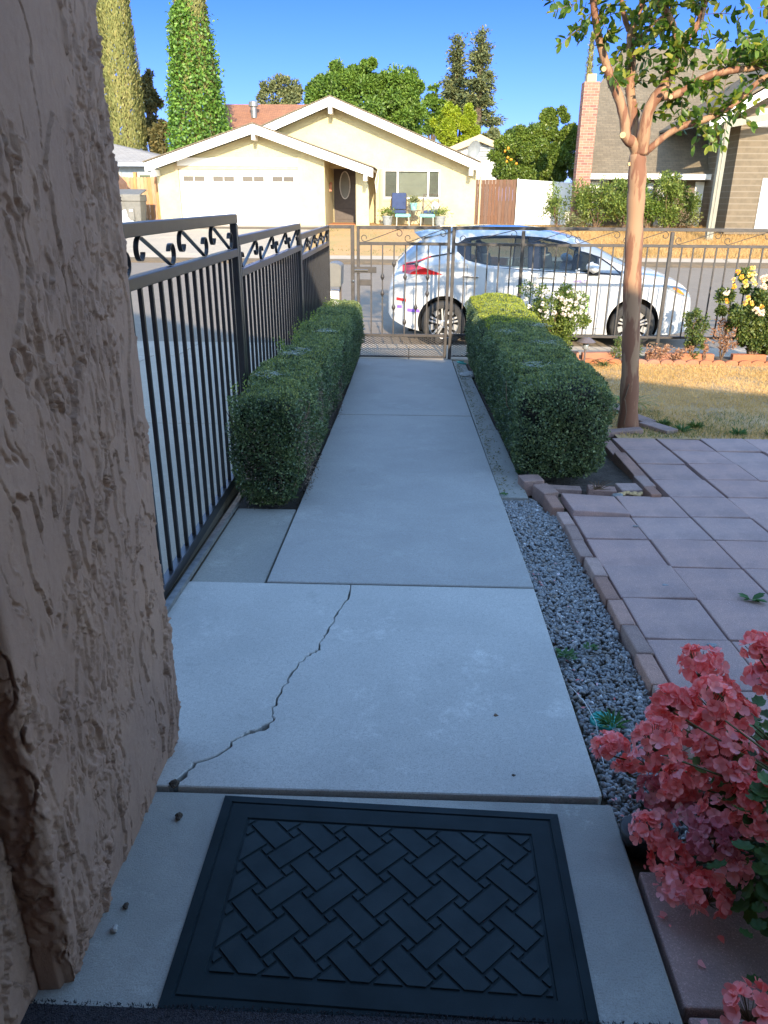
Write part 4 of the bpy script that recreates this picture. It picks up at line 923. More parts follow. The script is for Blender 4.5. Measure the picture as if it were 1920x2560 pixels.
bush('rose_bush',(A(1765,870,9.45)[0],9.45,zl(9.4)),.06,.06,.42,'leaf_dead',150,'single thin withered rose stem in the bed','rose bush',L=.03,stems=3,bare=.4)
bush('bed_plant',(A(1555,860,9.45)[0],9.45,zl(9.4)),.13,.12,.32,'leaf_rose',330,'small green plant in the rose bed just left of the tree trunk','plant',L=.03,stems=5)
bush('bed_plant',(A(1640,890,9.4)[0],9.4,zl(9.4)),.18,.12,.24,'leaf_dead',420,'low dry plant in the rose bed right of the tree trunk','plant',L=.028,stems=7)
bush('bed_plant',(A(1690,900,9.4)[0],9.4,zl(9.4)),.2,.12,.22,'leaf_dead',380,'low dry brown plant in the bed under the small rose bush','plant',L=.028,stems=7)
bush('bed_plant',(A(1590,870,9.5)[0],9.5,zl(9.4)),.12,.1,.25,'grass_green',300,'green tuft in the rose bed just right of the tree trunk','plant',L=.04,W=.2,stems=5)
# ================================================================== crape myrtle
tr=thing('crape_myrtle',(1.70,6.06,-.22),'smooth orange-barked tree with forking branches on the lawn corner','tree')
def br(pts,r,name='branch',parent=None,n=10):
    r=[q*(.94 if name=='trunk' else .86) for q in r]
    P=[np.array(p,float) for p in pts]; out=[];R=[]
    r=list(r) if hasattr(r,'__len__') else [r]*len(P)
    for i in range(len(P)-1):
        p0=P[max(i-1,0)];p1=P[i];p2=P[i+1];p3=P[min(i+2,len(P)-1)]
        for k in range(5):
            t=k/5; out.append(.5*((2*p1)+(-p0+p2)*t+(2*p0-5*p1+4*p2-p3)*t*t+(-p0+3*p1-3*p2+p3)*t**3)); 
            rr=r[i]*(1-t)+r[i+1]*t; R.append(rr*(1+.05*math.sin(i*9+k*2.1)))
    out.append(P[-1]);R.append(r[-1]); b=MB(); b.tube(out,R,n); b.build(name,'bark_myrtle',tr,smooth=True); return out
def c3(x,y,Y): return at(1180+x*.446,y*.446,Y)
def c6(x,y,Y): return at(1480+x*.2652,y*.2652,Y)
S_={}
S_['trunk']=br([at(1568,1090,6.06),at(1571,1040,6.06),at(1576,900,6.05),at(1581,700,6.03),at(1588,540,6.02),at(1593,440,6.0),at(1594,385,6.0)],[.105,.080,.072,.069,.066,.068,.060],'trunk',n=16)
S_['A']=br([c6(420,1460,6.0),c6(395,1360,5.98),c6(320,1290,5.95),c6(310,1150,5.94),c6(265,960,5.93),c6(195,780,5.92),c6(130,600,5.9),c6(80,420,5.88),c6(35,200,5.86),c6(10,0,5.84),c6(-30,-260,5.8),c6(-60,-500,5.75)],[.045,.048,.044,.040,.040,.038,.032,.031,.027,.026,.024,.02])
S_['B']=br([c6(440,1500,6.05),c6(400,1250,6.12),c6(385,1050,6.16),c6(355,800,6.2),c6(370,620,6.22),c6(365,450,6.24),c6(375,300,6.25),c6(420,160,6.27),c6(480,0,6.3),c6(520,-250,6.35)],[.04,.040,.040,.038,.036,.036,.036,.026,.024,.02])
br([c6(350,290,6.25),c6(310,180,6.25),c6(285,60,6.26),c6(270,-120,6.28)],[.022,.020,.017,.014])
S_['B2']=br([c6(400,400,6.24),c6(480,330,6.3),c6(560,240,6.34),c6(660,160,6.4),c6(745,90,6.42),c6(735,45,6.42),c6(690,35,6.42)],[.02,.016,.015,.012,.009,.007,.006])
S_['C']=br([c6(470,1450,5.98),c6(490,1250,5.95),c6(530,1050,5.93),c6(610,910,5.92),c6(690,800,5.92),c6(740,660,5.92),c6(800,500,5.92),c6(890,360,5.93),c6(1000,230,5.95),c6(1050,80,5.97),c6(1090,-50,6.0),c6(1180,-300,6.05)],[.052,.050,.046,.046,.042,.036,.034,.031,.028,.022,.020,.016])
S_['C2']=br([c6(790,500,5.92),c6(795,400,5.9),c6(770,250,5.87),c6(700,100,5.84),c6(610,0,5.82),c6(500,-150,5.8)],[.022,.022,.023,.023,.021,.016])
S_['D']=br([c6(630,900,5.92),c6(760,900,5.9),c6(880,850,5.88),c6(1010,760,5.87),c6(1180,690,5.86),c6(1350,660,5.86),c6(1550,630,5.86),c6(1750,560,5.88),c6(1950,450,5.9)],[.036,.032,.030,.029,.031,.025,.023,.02,.016])
S_['E']=br([c6(500,1440,6.02),c6(570,1380,6.0),c6(720,1260,5.98),c6(880,1180,5.95),c6(1030,1140,5.93),c6(1180,1070,5.93),c6(1330,980,5.93),c6(1450,880,5.93),c6(1560,780,5.92),c6(1680,700,5.92),c6(1850,600,5.92)],[.03,.028,.026,.026,.026,.028,.026,.022,.021,.02,.016])
for px,py,Y,r in [(1556,338,5.92,.020),(1676,243,5.86,.013),(1755,57,5.93,.015),(1509,173,5.87,.016),(1573,410,5.99,.012)]:
    c=at(px,py,Y); b=MB(); b.lathe([(0,-.012),(r,-.012),(r*.95,.014),(0,.016)],c,12,axis='y'); b.build('pruned_stub','cut_wood',tr)
# foliage with twigs
LP=[];LD=[];tw=MB()
def spray(base_,dir_,L,n,sz=1):
    base_=np.array(base_); dir_=np.array(dir_,float); dir_/=np.linalg.norm(dir_); side=np.cross(dir_,RNG.normal(size=3)); side/=np.linalg.norm(side); pts=[]
    for i in range(n+1):
        f=i/n; p=base_+dir_*L*f+np.array([0,0,-.12*L*f*f]); pts.append(p)
        if i:
            for s_ in (1,-1):
                LP.append(p); LD.append(dir_*.7+side*s_+RNG.normal(size=3)*.35-np.array([0,0,.1]))
    LP.append(pts[-1]); LD.append(dir_); tw.tube(pts,.0022,3,cap=False)
def sprays_along(key,f0,f1,k,L=(.1,.22),n=5,up=.3):
    pts=S_[key]; m_=len(pts)
    for _ in range(k):
        i=int((f0+(f1-f0)*random.random())*(m_-1)); d=rdir(1)[0]; d[2]+=up; spray(pts[i],d,random.uniform(*L),n)
sprays_along('A',.55,1,9); sprays_along('A',.40,.55,5,(.06,.14),4); sprays_along('B',.25,1,32,(.12,.26),5,.1); sprays_along('B2',.2,.9,10,(.08,.16),4)
sprays_along('C',.35,.6,16,(.1,.2),4,-.2); sprays_along('C',.7,1,8); sprays_along('C2',.1,1,14,(.1,.2),5); sprays_along('D',.15,.45,9,(.08,.15),4,-.3); sprays_along('D',.55,1,26,(.14,.28),6,.5); sprays_along('E',.30,.62,22,(.10,.24),5,.4); sprays_along('E',.7,1,8,(.1,.2),4,.5)
for px,py in [(1493,20),(1389,8),(1435,10),(1470,5),(1465,95),(1475,130),(1460,60),(1740,20),(1780,50),(1860,80),(1880,40),(1900,90),(1915,60),(1830,105),(1870,130),(1900,120),(1850,40),(1890,20)]:
    d=rdir(1)[0]; spray(at(px*1.0+random.uniform(-8,8),py*1.0,5.9+random.uniform(-.2,.3)),d,random.uniform(.1,.2),5)
# crown above the picture
for _ in range(1000):
    a=random.random()*2*pi; q=math.sqrt(random.random()); x=1.35+math.cos(a)*1.55*q; y=6.1+math.sin(a)*1.3*q; z=2.82+random.random()*1.5*(1-.4*q*q); z=max(z,2.87+.2*(y-6)+.30)
    d=rdir(1)[0]; spray((x,y,z),d,random.uniform(.14,.3),5)
for k in range(26):
    a=random.random()*2*pi; p0=np.array(random.choice([S_['A'][-1],S_['B'][-1],S_['C'][-1],S_['C2'][-1]])); p1=p0+np.array([math.cos(a)*.8,math.sin(a)*.7,random.uniform(.3,1.2)]); tw.tube([p0,(p0+p1)/2+rdir(1)[0]*.1,p1],[.012,.008,.003],4)
tw.build('twigs','twig',tr,fix=False)['kind']='stuff'
LP=np.array(LP);LD=np.array(LD); n=len(LP)
scatter('foliage','leaf_myrtle',LP,LD,rdir(n)+np.array([0,0,.8]),RNG.uniform(.045,.08,n),.038,T_OVAL,tr)
b=MB(); pts=[np.array(c6(1050,240,5.95)),np.array(c6(1030,350,5.9)),np.array(c6(970,480,5.88)),np.array(c6(965,620,5.88)),np.array(c6(935,780,5.88))]; b.tube(pts,.0025,4); b.build('hanging_twig','twig',tr)
b=MB(); b.tube([at(1560,1000,6.0),at(1566,985,5.98),at(1573,960,5.97)],.006,5); b.tube([at(1560,1060,5.98),at(1566,1030,5.96),at(1563,1000,5.95)],.005,5); b.build('basal_shoot','twig',tr)
# ================================================================== car
CX,CYn,CZ=-.32,12.2,-.485
car=thing('parked_car',(CX+2.24,CYn,CZ),'white electric hatchback parked at the kerb behind the front fence','car')
ZT=[(0,.74),(.03,.90),(.08,1.04),(.12,1.16),(.26,1.30),(.42,1.42),(.60,1.555),(.9,1.61),(1.4,1.645),(1.9,1.645),(2.3,1.61),(2.6,1.545),(2.8,1.475),(3.0,1.385),(3.3,1.235),(3.55,1.135),(3.9,1.06),(4.15,.965),(4.32,.875),(4.42,.78),(4.47,.66),(4.48,.52)]
ZB=[(0,.66),(.05,.80),(.15,.97),(.5,1.11),(1.0,1.18),(1.4,1.10),(2.0,1.07),(2.6,1.035),(3.3,1.0),(3.8,.92),(4.2,.80),(4.4,.66),(4.48,.44)]
WM=[(0,.56),(.03,.64),(.12,.74),(.3,.82),(.6,.87),(1.0,.885),(3.4,.885),(3.9,.86),(4.15,.80),(4.35,.68),(4.44,.56),(4.48,.42)]
Z0=[(0,.42),(.06,.34),(.25,.25),(.45,.20),(.9,.18),(3.4,.18),(4.1,.18),(4.35,.20),(4.48,.26)]
ip=lambda T,x: np.interp(x,[a for a,_ in T],[b_ for _,b_ in T])
def half(x,z):
    zt,zb,w,z0=ip(ZT,x),ip(ZB,x),ip(WM,x),ip(Z0,x)
    if z<=zb:
        s=(zb-z)/(zb-z0+1e-6); crease=.012*math.exp(-((z-.78)/.03)**2)*(1 if .5<x<3.9 else 0)
        return w*(1-.01*math.sin(s*pi)*0-.055*s**3)+crease-.012*math.exp(-((z-.66)/.05)**2)*(.5<x<3.9)
    s=min(1,(z-zb)/max(zt-zb,.02)); hh=zt-zb; k=min(1,max(0,(hh-.14)/.3)); p=2.6+6*k; lean=.05+.20*k
    return w*(1-lean*s)*max(0,1-s**p)**.5*(1-.015*k*min(1,s*20))
def sec(x,n=26):
    zt,zb,z0=ip(ZT,x),ip(ZB,x),ip(Z0,x); out=[]
    for i in range(9): z=z0+(zb-z0)*i/9; out.append((half(x,z),z))
    for i in range(n-9):
        s=math.sin(i/(n-9-1)*pi/2) if True else 0; z=zb+(zt-zb)*s; out.append((half(x,z),z))
    return out
xs_=sorted(set([0,.01,.03,.06]+list(np.round(np.arange(.1,4.4,.06),3))+[4.42,4.45,4.47,4.48])); b=MB(); ring_=[]
for x in xs_:
    s=sec(x); rg=[(CX+x,CYn-w_,CZ+z) for w_,z in s]+[(CX+x,CYn+w_,CZ+z) for w_,z in reversed(s[:-1])]; ring_.append(rg)
n=len(ring_[0]); vs=[p for r_ in ring_ for p in r_]; fs=[]
for i in range(len(ring_)-1):
    for k in range(n): fs.append((i*n+k,i*n+(k+1)%n,(i+1)*n+(k+1)%n,(i+1)*n+k))
fs.append(tuple(range(n))); fs.append(tuple(range((len(ring_)-1)*n,len(ring_)*n)))
b.add(vs,fs); body=b.build('body',['car_paint','gloss_black'],car)
def apply_bool(o,cut):
    md=o.modifiers.new('x','BOOLEAN'); md.operation='DIFFERENCE'; md.object=cut; md.solver='EXACT'
    dg=bpy.context.evaluated_depsgraph_get(); me=bpy.data.meshes.new_from_object(o.evaluated_get(dg)); o.modifiers.clear(); o.data=me
    bpy.data.objects.remove(cut)
WX=(.81,3.54); WZ=.318
for wx_ in WX:
    for sg in (-1,1):
        b=MB(); b.lathe([(.375,0),(.375,.30)],(CX+wx_,CYn+(-.95 if sg<0 else .65),CZ+WZ+.015),40,axis='y'); c=b.build('cut','gloss_black'); apply_bool(body,c)
UP=[(.98,1.40),(1.1,1.475),(1.4,1.505),(1.8,1.51),(2.2,1.485),(2.5,1.43),(2.75,1.35),(3.0,1.235),(3.18,1.12),(3.27,1.035)]
LO=[(.98,1.335),(1.06,1.25),(1.18,1.175),(1.45,1.125),(2.0,1.09),(2.6,1.055),(3.0,1.04),(3.27,1.028)]
up=lambda x: ip(UP,x); lo=lambda x: ip(LO,x)
def winpoly(x0,x1,ins): 
    xs=np.linspace(x0,x1,14); return [(CX+x,CZ+lo(x)+ins) for x in xs]+[(CX+x,CZ+up(x)-ins) for x in reversed(xs)]
for x0,x1 in ((1.16,1.98),(2.14,2.94)):
    b=MB(); b.prism(winpoly(x0,x1,.02),CYn-1.2,CYn+1.2); c=b.build('cut','gloss_black'); apply_bool(body,c)
bm=bmesh.new(); bm.from_mesh(body.data); bmesh.ops.recalc_face_normals(bm,faces=bm.faces); bm.to_mesh(body.data); bm.free()
body.data.polygons.foreach_set('use_smooth',[True]*len(body.data.polygons))
try: body.data.set_sharp_from_angle(angle=rad(32))
except Exception: pass
if not body.data.materials: 
    for mm in ('car_paint','gloss_black'): body.data.materials.append(MATS[mm])
def patch(name,mat,xs,flo,fhi,off,nz=8,parent=None,both=True,smooth=True):
    for sg in ((-1,1) if both else (-1,)):
        b=MB(); vs=[]
        for x in xs:
            a,c=flo(x),fhi(x)
            for k in range(nz): z=a+(c-a)*k/(nz-1); vs.append((CX+x,CYn+sg*(half(x,z)+off),CZ+z))
        m_=len(xs); fs=[(i*nz+k,(i+1)*nz+k,(i+1)*nz+k+1,i*nz+k+1) for i in range(m_-1) for k in range(nz-1)]
        b.add(vs,fs); o=b.build(name,MATS[mat],parent or car,smooth=smooth,fix=False)
    return o
lin=lambda a,c,n=14: list(np.linspace(a,c,n))
# black surround strips
patch('window_trim','gloss_black',lin(.97,3.29,40),lambda x:lo(x)-.018,lambda x:lo(x)+.022,.003,3)
patch('window_trim','gloss_black',lin(.97,3.29,40),lambda x:up(x)-.022,lambda x:up(x)+.018,.003,3)
patch('pillar','gloss_black',lin(1.97,2.15,4),lo,up,.0035); patch('pillar','gloss_black',lin(.97,1.17,6),lo,up,.0035); patch('pillar','gloss_black',lin(2.93,2.99,3),lo,up,.0035)
w1=patch('side_window','car_glass',lin(1.15,1.99),lo,up,.0055); patch('side_window','car_glass',lin(2.13,2.95),lo,up,.0055); patch('quarter_window','lamp_glass',lin(2.98,3.26,6),lambda x:lo(x)+.01,lambda x:up(x)-.01,.006)
def crown(name,mat,xs,s0,off,parent=None):
    b=MB(); vs=[]; nn_=24
    for x in xs:
        zt,zb=ip(ZT,x),ip(ZB,x)
        for k in range(nn_+1):
            a=-pi/2+pi*k/nn_; s=1-(1-s0)*abs(math.sin(a))**2.2; z=zb+(zt-zb)*s; hw=half(x,z) if k not in (nn_//2,) else 0
            vs.append((CX+x-(off if x<1.5 else -off*.5),CYn+math.copysign(hw,a) if a else CYn,CZ+z+off))
    m_=len(xs); w_=nn_+1; b.add(vs,[(i*w_+k,(i+1)*w_+k,(i+1)*w_+k+1,i*w_+k+1) for i in range(m_-1) for k in range(nn_)])
    return b.build(name,mat,car,smooth=True)
crown('windscreen','lamp_glass',lin(2.72,3.42,12),.62,.006); crown('rear_window','lamp_glass',lin(.14,.52,8),.45,.008); crown('roof_panel','car_roof_paint',lin(.62,2.66,20),.93,.004)
b=MB(); b.prism([(CX+.36,CZ+1.555),(CX+.60,CZ+1.60),(CX+1.0,CZ+1.635),(CX+.95,CZ+1.58),(CX+.62,CZ+1.50),(CX+.44,CZ+1.49)],CYn-.60,CYn+.60); b.build('spoiler','car_roof_paint',car,bevel=.012,seg=2)
# seams & handles
def seam(x0,x1,f0,f1,wd=.004): pass
for xa,za,zb_ in ((1.12,.60,1.20),(2.06,.28,1.08),(3.14,.40,1.03)):
    patch('door_seam','gloss_black',[xa-.003,xa+.003],lambda x:za,lambda x:zb_,.0015,12)
patch('door_seam','gloss_black',lin(1.12,3.12,20),lambda x:.262,lambda x:.268,.0015,2)
for hx in (1.17,2.22):
    for sg in (-1,1):
        b=MB(); y=CYn+sg*(half(hx,1.0)+.018); b.beam((CX+hx-.115,y,CZ+.985),(CX+hx+.115,y,CZ+.975),.018,.026); b.build('door_handle','steel',car,bevel=.008,seg=2)
patch('sill','car_paint',lin(1.2,3.15,10),lambda x:.19,lambda x:.25,.012,4)
# lamps
patch('tail_lamp','red_lens',lin(.20,.76,14),lambda x:np.interp(x,[.2,.3,.76],[1.02,1.0,1.0]),lambda x:np.interp(x,[.2,.4,.57,.76],[1.12,1.13,1.075,1.012]),.008,5)
patch('lamp_trim','gloss_black',lin(.20,.94,14),lambda x:np.interp(x,[.2,.4,.57,.94],[1.10,1.145,1.22,1.29]),lambda x:np.interp(x,[.2,.4,.57,.94],[1.135,1.175,1.245,1.305]),.006,3)
patch('tail_lamp','red_lens',lin(.22,.60,8),lambda x:np.interp(x,[.2,.4,.6],[1.128,1.16,1.235]),lambda x:np.interp(x,[.2,.4,.6],[1.14,1.18,1.25]),.009,3)
patch('reflector','red_lens',lin(.12,.26,5),lambda x:.645-.12*x,lambda x:.685-.12*x,.006,3)
patch('bumper_mark','purple_lens',lin(.28,.46,5),lambda x:.49-.05*x,lambda x:.54-.06*x,.006,3); patch('bumper_mark','purple_lens',lin(.13,.20,4),lambda x:.52,lambda x:.56,.006,3)
patch('headlamp','lamp_glass',lin(3.93,4.40,14),lambda x:np.interp(x,[3.9,4.05,4.2,4.4],[.875,.80,.735,.70]),lambda x:np.interp(x,[3.9,4.1,4.4],[.885,.872,.79]),.007,6)
patch('indicator','amber',lin(4.05,4.24,8),lambda x:np.interp(x,[4.05,4.12,4.24],[.845,.79,.745]),lambda x:np.interp(x,[4.05,4.12,4.24],[.86,.85,.765]),.011,4)
for hx in WX:
    for sg in (-1,1):
        y0=CYn+sg*.875; b=MB(); prof=[(.215,-.10),(.245,-.105),(.295,-.10),(.318,-.08),(.318,.08),(.295,.10),(.245,.105),(.215,.10)]
        wc=(CX+hx,CYn+sg*.775,CZ+WZ); b.lathe(prof,wc,40,axis='y',cap=False); wh=b.build('wheel','black_tyre',car,smooth=True)
        b=MB(); fy=sg*.088; b.lathe([(.222,fy*1.02),(.226,fy*1.1),(.214,fy*1.1),(.208,fy*.5),(.205,-fy*.4)],wc,40,axis='y',cap=False)
        for k in range(5):
            a=2*pi*k/5+pi/2
            for da in (-.13,.13):
                c0=Vector((wc[0]+.05*math.cos(a+da*2),wc[1]+fy*1.0,wc[2]+.05*math.sin(a+da*2))); c1=Vector((wc[0]+.215*math.cos(a+da),wc[1]+fy*.95,wc[2]+.215*math.sin(a+da))); b.beam(c0,c1,.028,.022,up=(0,1,0))
            am=a+pi/5; b.beam((wc[0]+.14*math.cos(am),wc[1]+fy*.75,wc[2]+.14*math.sin(am)),(wc[0]+.21*math.cos(am),wc[1]+fy*.78,wc[2]+.21*math.sin(am)),.085,.012,up=(0,1,0))
        b.lathe([(0,fy*1.12),(.035,fy*1.12),(.06,fy*.98),(.06,fy*.6)],wc,20,axis='y'); b.build('rim','alloy',wh,smooth=False,bevel=.003)
        b=MB(); b.lathe([(0,fy*.25),(.20,fy*.25)],wc,24,axis='y',cap=False); b.build('brake_disc','dark_void',wh)
b=MB(); b.box(CX+.3,CX+4.2,CYn-.6,CYn+.6,CZ+.16,CZ+.30); b.build('underbody','dark_void',car)
for sg in (-1,1):
    b=MB(); y=CYn+sg*.985; mx,mz=CX+2.86,CZ+1.115
    V_=[]; bm=bmesh.new(); bmesh.ops.create_uvsphere(bm,u_segments=18,v_segments=10,radius=1)
    for v in bm.verts: v.co=Vector((mx+v.co.x*.10,y+v.co.y*.085,mz+v.co.z*.068+(.02 if v.co.x<0 else 0)))
    me=bpy.data.meshes.new('wing_mirror'); bm.to_mesh(me); bm.free(); wm=link_mesh(me,'wing_mirror','car_paint',car,smooth=True)
    b=MB(); b.prism([(mx-.09,mz-.035),(mx+.09,mz-.02),(mx+.11,mz-.10),(mx-.02,mz-.095)],y-.055*sg,CYn+sg*.85); b.build('mirror_foot','gloss_black',wm,bevel=.008)
# seats seen through the glass
for sx in (1.42,2.30):
    for sy in (-.38,.38):
        b=MB(); b.cbox((CX+sx,CYn+sy,CZ+1.12),(.14,.44,.34),0,0,-.2); b.cbox((CX+sx-.05,CYn+sy,CZ+1.345),(.09,.24,.15),0,0,-.2); b.build('seat','window_grey',car,bevel=.03,seg=3)
b=MB(); b.tube([(CX+2.75+.02*math.cos(t),CYn-.36+.17*math.sin(t),CZ+1.10+.17*math.cos(t)) for t in np.linspace(0,2*pi,20)],.014,6); b.build('steering_wheel','gloss_black',car)
def text(body_,mat,size,loc,parent,name='lettering',rot=(pi/2,0,0),ext=.0008,align='LEFT'):
    cu=bpy.data.curves.new(name,'FONT'); cu.body=body_; cu.size=size; cu.extrude=ext; cu.align_x=align
    o=bpy.data.objects.new(name,cu); COL.objects.link(o); dg=bpy.context.evaluated_depsgraph_get(); dg.update(); me=bpy.data.meshes.new_from_object(o.evaluated_get(dg)); bpy.data.objects.remove(o)
    R=Matrix.Translation(loc)@Matrix.Rotation(rot[2],4,'Z')@Matrix.Rotation(rot[0],4,'X'); me.transform(R); me.name=name
    return link_mesh(me,name,mat,parent)
text('ASPECTS','purple_lens',.052,(CX+2.62,CYn-half(2.75,.93)-.022,CZ+.915),car); text('zero emission','gloss_black',.03,(CX+2.62,CYn-half(2.7,.45)-.018,CZ+.45),car)
m,nt,p=base('decal_green',.4,0,.5); p.inputs['Base Color'].default_value=(.25,.6,.12,1)
patch('decal_line','decal_green',lin(2.35,2.86,10),lambda x:.735,lambda x:.748,.003,2,both=False); patch('decal_line','decal_green',[2.85,2.865],lambda x:.50,lambda x:.735,.003,8,both=False)
# ================================================================== house across the street
D_=1.1573
def hp(x,y,Y): return at(x*D_,y*D_,Y)
hs=thing('cream_house',(-3.5,31,.6),'low cream stucco house with white gables and a two-car garage across the street','house')
YG=30.0; YM=31.9
gz0=.52
gAp=hp(546,268,YG-.55); gL=hp(313,352,YG-.55); gR=hp(806,364,YG-.55)
# garage front wall with door opening
def wall_poly(b,poly,y0,y1): b.prism(poly,y0,y1)
doorL,doorR,doorT=hp(385,365,YG)[0],hp(644,365,YG)[0],hp(500,366,YG)[2]
wl,wr=hp(341,400,YG)[0],hp(702,400,YG)[0]
def gable_z(x,ap,l,r):  # roofline height
    return np.interp(x,[l[0],ap[0],r[0]],[l[2],ap[2],r[2]])
b=MB(); G=lambda x: gable_z(x,gAp,gL,gR)-.26
b.prism([(wl,gz0),(doorL,gz0),(doorL,doorT+.16),(doorL,G(doorL)),(wl,G(wl))],YG,YG+.2)
b.prism([(doorL,doorT+.16),(doorR,doorT+.16),(doorR,G(doorR)),(gAp[0],G(gAp[0])),(doorL,G(doorL))],YG,YG+.2)
b.prism([(doorR,gz0),(wr,gz0),(wr,G(wr)),(doorR,G(doorR))],YG-.10,YG+.2)
b.box(wr-.2,wr,YG+.201,YM+1.6,gz0,G(wr)+.0); b.box(wl,wl+.2,YG+.201,YG+7,gz0,G(wl))
b.build('garage_wall','cream_stucco',hs)
b=MB(); b.box(doorL-.02,doorR-.001,YG-.06,YG-.003,hp(500,359,YG)[2],hp(500,341,YG)[2]); hd=b.build('header_board','white_paint',hs,bevel=.01)
b=MB(); b.box(doorL,doorR,YG-.015,YG+.1,doorT,doorT+.155); b.box(doorL-.13,doorL-.001,YG-.03,YG-.002,gz0,doorT+.155); b.build('door_trim','trim_tan',hs)
gd=MB(); gd.box(doorL+.01,doorR-.01,YG+.05,YG+.12,gz0,doorT-.002)
gdo=gd.build('garage_door','white_paint',hs)
dw=(doorR-doorL-.02); 
for r_ in range(4):
    zz0=gz0+(doorT-gz0)*r_/4; b=MB()
    for k in range(4):
        x0=doorL+.01+dw*(k+.08)/4; x1=doorL+.01+dw*(k+.92)/4
        if r_<3: b.box(x0,x1,YG+.042,YG+.0495,zz0+.07,zz0+(doorT-gz0)/4-.07)
    if r_<3: b.build('panel','white_paint',gdo,bevel=.012)
for k in range(4):
    x0=doorL+.01+dw*(k+.12)/4; x1=doorL+.01+dw*(k+.86)/4; za=doorT-.44; zb_=doorT-.19
    b=MB(); b.box(x0,x1,YG+.030,YG+.0485,za,zb_); wn=b.build('window','garage_glass',gdo)
    b=MB()
    for q in (0,1): b.box(x0-.01,x1+.01,YG+.015,YG+.0295,(za,zb_)[q]-.012,(za,zb_)[q]+.012)
    for xx in (x0,(x0+x1)/2,x1): b.box(xx-.014,xx+.014,YG+.013,YG+.0285,za+.0125,zb_-.0125)
    for zz_ in (za+.035,zb_-.035): b.box(x0+.0145,x1-.0145,YG+.018,YG+.0275,zz_-.006,zz_+.006)
    b.build('muntin','white_paint',wn)
nx=hp(578,352,YG)[0]; nzz=hp(578,356,YG)[2]
text('8','grey_plastic',.16,(nx-.0,YG-.064,nzz),hs,'house_number'); text('8','grey_plastic',.16,(nx+.34,YG-.064,nzz),hs,'house_number')
def gable_roof(ap,l,r,yf,yb,par,fasc=.30,th=.10,bx=True):
    """white barge boards, roof planes, soffit"""
    b=MB()
    for e in (l,r):
        b.prism([(ap[0],ap[2]),(e[0],e[2]),(e[0],e[2]-fasc),(ap[0],ap[2]-fasc)] if e is l else [(ap[0]+.001,ap[2]),(ap[0]+.001,ap[2]-fasc),(e[0],e[2]-fasc),(e[0],e[2])],yf-.05,yf)
    b.build('barge_board','white_paint',par,bevel=.008)
    b=MB()
    for e,sg in ((l,-1),(r,1)):
        ex=e[0]+sg*.05; b.prism([(ap[0],ap[2]+.012),(ap[0],ap[2]+.05),(ex,e[2]+.05-.0),(ex,e[2]+.012)],yf-.07,yb)
    b.build('roof','shingle_grey_brown',par)
    b=MB()
    for e in (l,r): b.prism([(ap[0],ap[2]-.0),(e[0],e[2]-.0),(e[0],e[2]-.09),(ap[0],ap[2]-.09)],yf+.002,yb)
    b.build('soffit','soffit_tan',par)
gable_roof(gAp,gL,gR,YG-.6,YG+7,hs)
for e,dx in ((gL,.28),(gR,-.28),(gAp,0)):
    zc=gable_z(e[0]+dx,gAp,gL,gR); b=MB(); b.box(e[0]+dx-.06,e[0]+dx+.06,YG-.64,YG-.002,zc-.50,zc-.302); b.build('outlooker','white_paint',hs,bevel=.008)
# main block
mAp=hp(713,209,YM-.6); mR=hp(1036,352,YM-.6); sl_=(mAp[2]-mR[2])/(mR[0]-mAp[0]); mL=(mAp[0]-(mR[0]-mAp[0])*.98,0,mAp[2]-sl_*(mR[0]-mAp[0])*.98)
gable_roof(mAp,mL,mR,YM-.65,YM+12,hs)
for e,dx in ((mR,-.30),(mAp,0)):
    zc=gable_z(e[0]+dx,mAp,mL,mR); b=MB(); b.box(e[0]+dx-.07,e[0]+dx+.07,YM-.70,YM-.002,zc-.55,zc-.302); b.build('outlooker','white_paint',hs,bevel=.008)
GM=lambda x: gable_z(x,mAp,mL,mR)-.24
wR=hp(1028,400,YM)[0]; wx0,wx1=hp(828,366,YM)[0],hp(950,430,YM)[0]; wz0,wz1=hp(900,430,YM)[2],hp(900,366,YM)[2]
pw=hp(812,400,YM)[0]; e0=hp(770,400,YM)[0]
b=MB()
b.prism([(pw,gz0),(wx0,gz0),(wx0,GM(wx0)),(pw,GM(pw))],YM,YM+.2)
b.prism([(wx0,gz0),(wx1,gz0),(wx1,wz0),(wx0,wz0)],YM,YM+.2); b.prism([(wx0,wz1),(wx1,wz1),(wx1,GM(wx1)),(wx0,GM(wx0))],YM,YM+.2)
b.prism([(wx1,gz0),(wR,gz0),(wR,GM(wR)),(wx1,GM(wx1))],YM,YM+.2)
b.prism([(wr,hp(700,364,YM)[2]),(pw,hp(700,364,YM)[2]),(pw,GM(pw)),(mAp[0],GM(mAp[0])),(-6.8,GM(-6.8)),(-6.8,hp(700,364,YM)[2])],YM,YM+.2)
b.box(wR-.2,wR,YM+.201,YM+12,gz0,GM(wR)-.02)
b.build('wall','cream_stucco',hs)
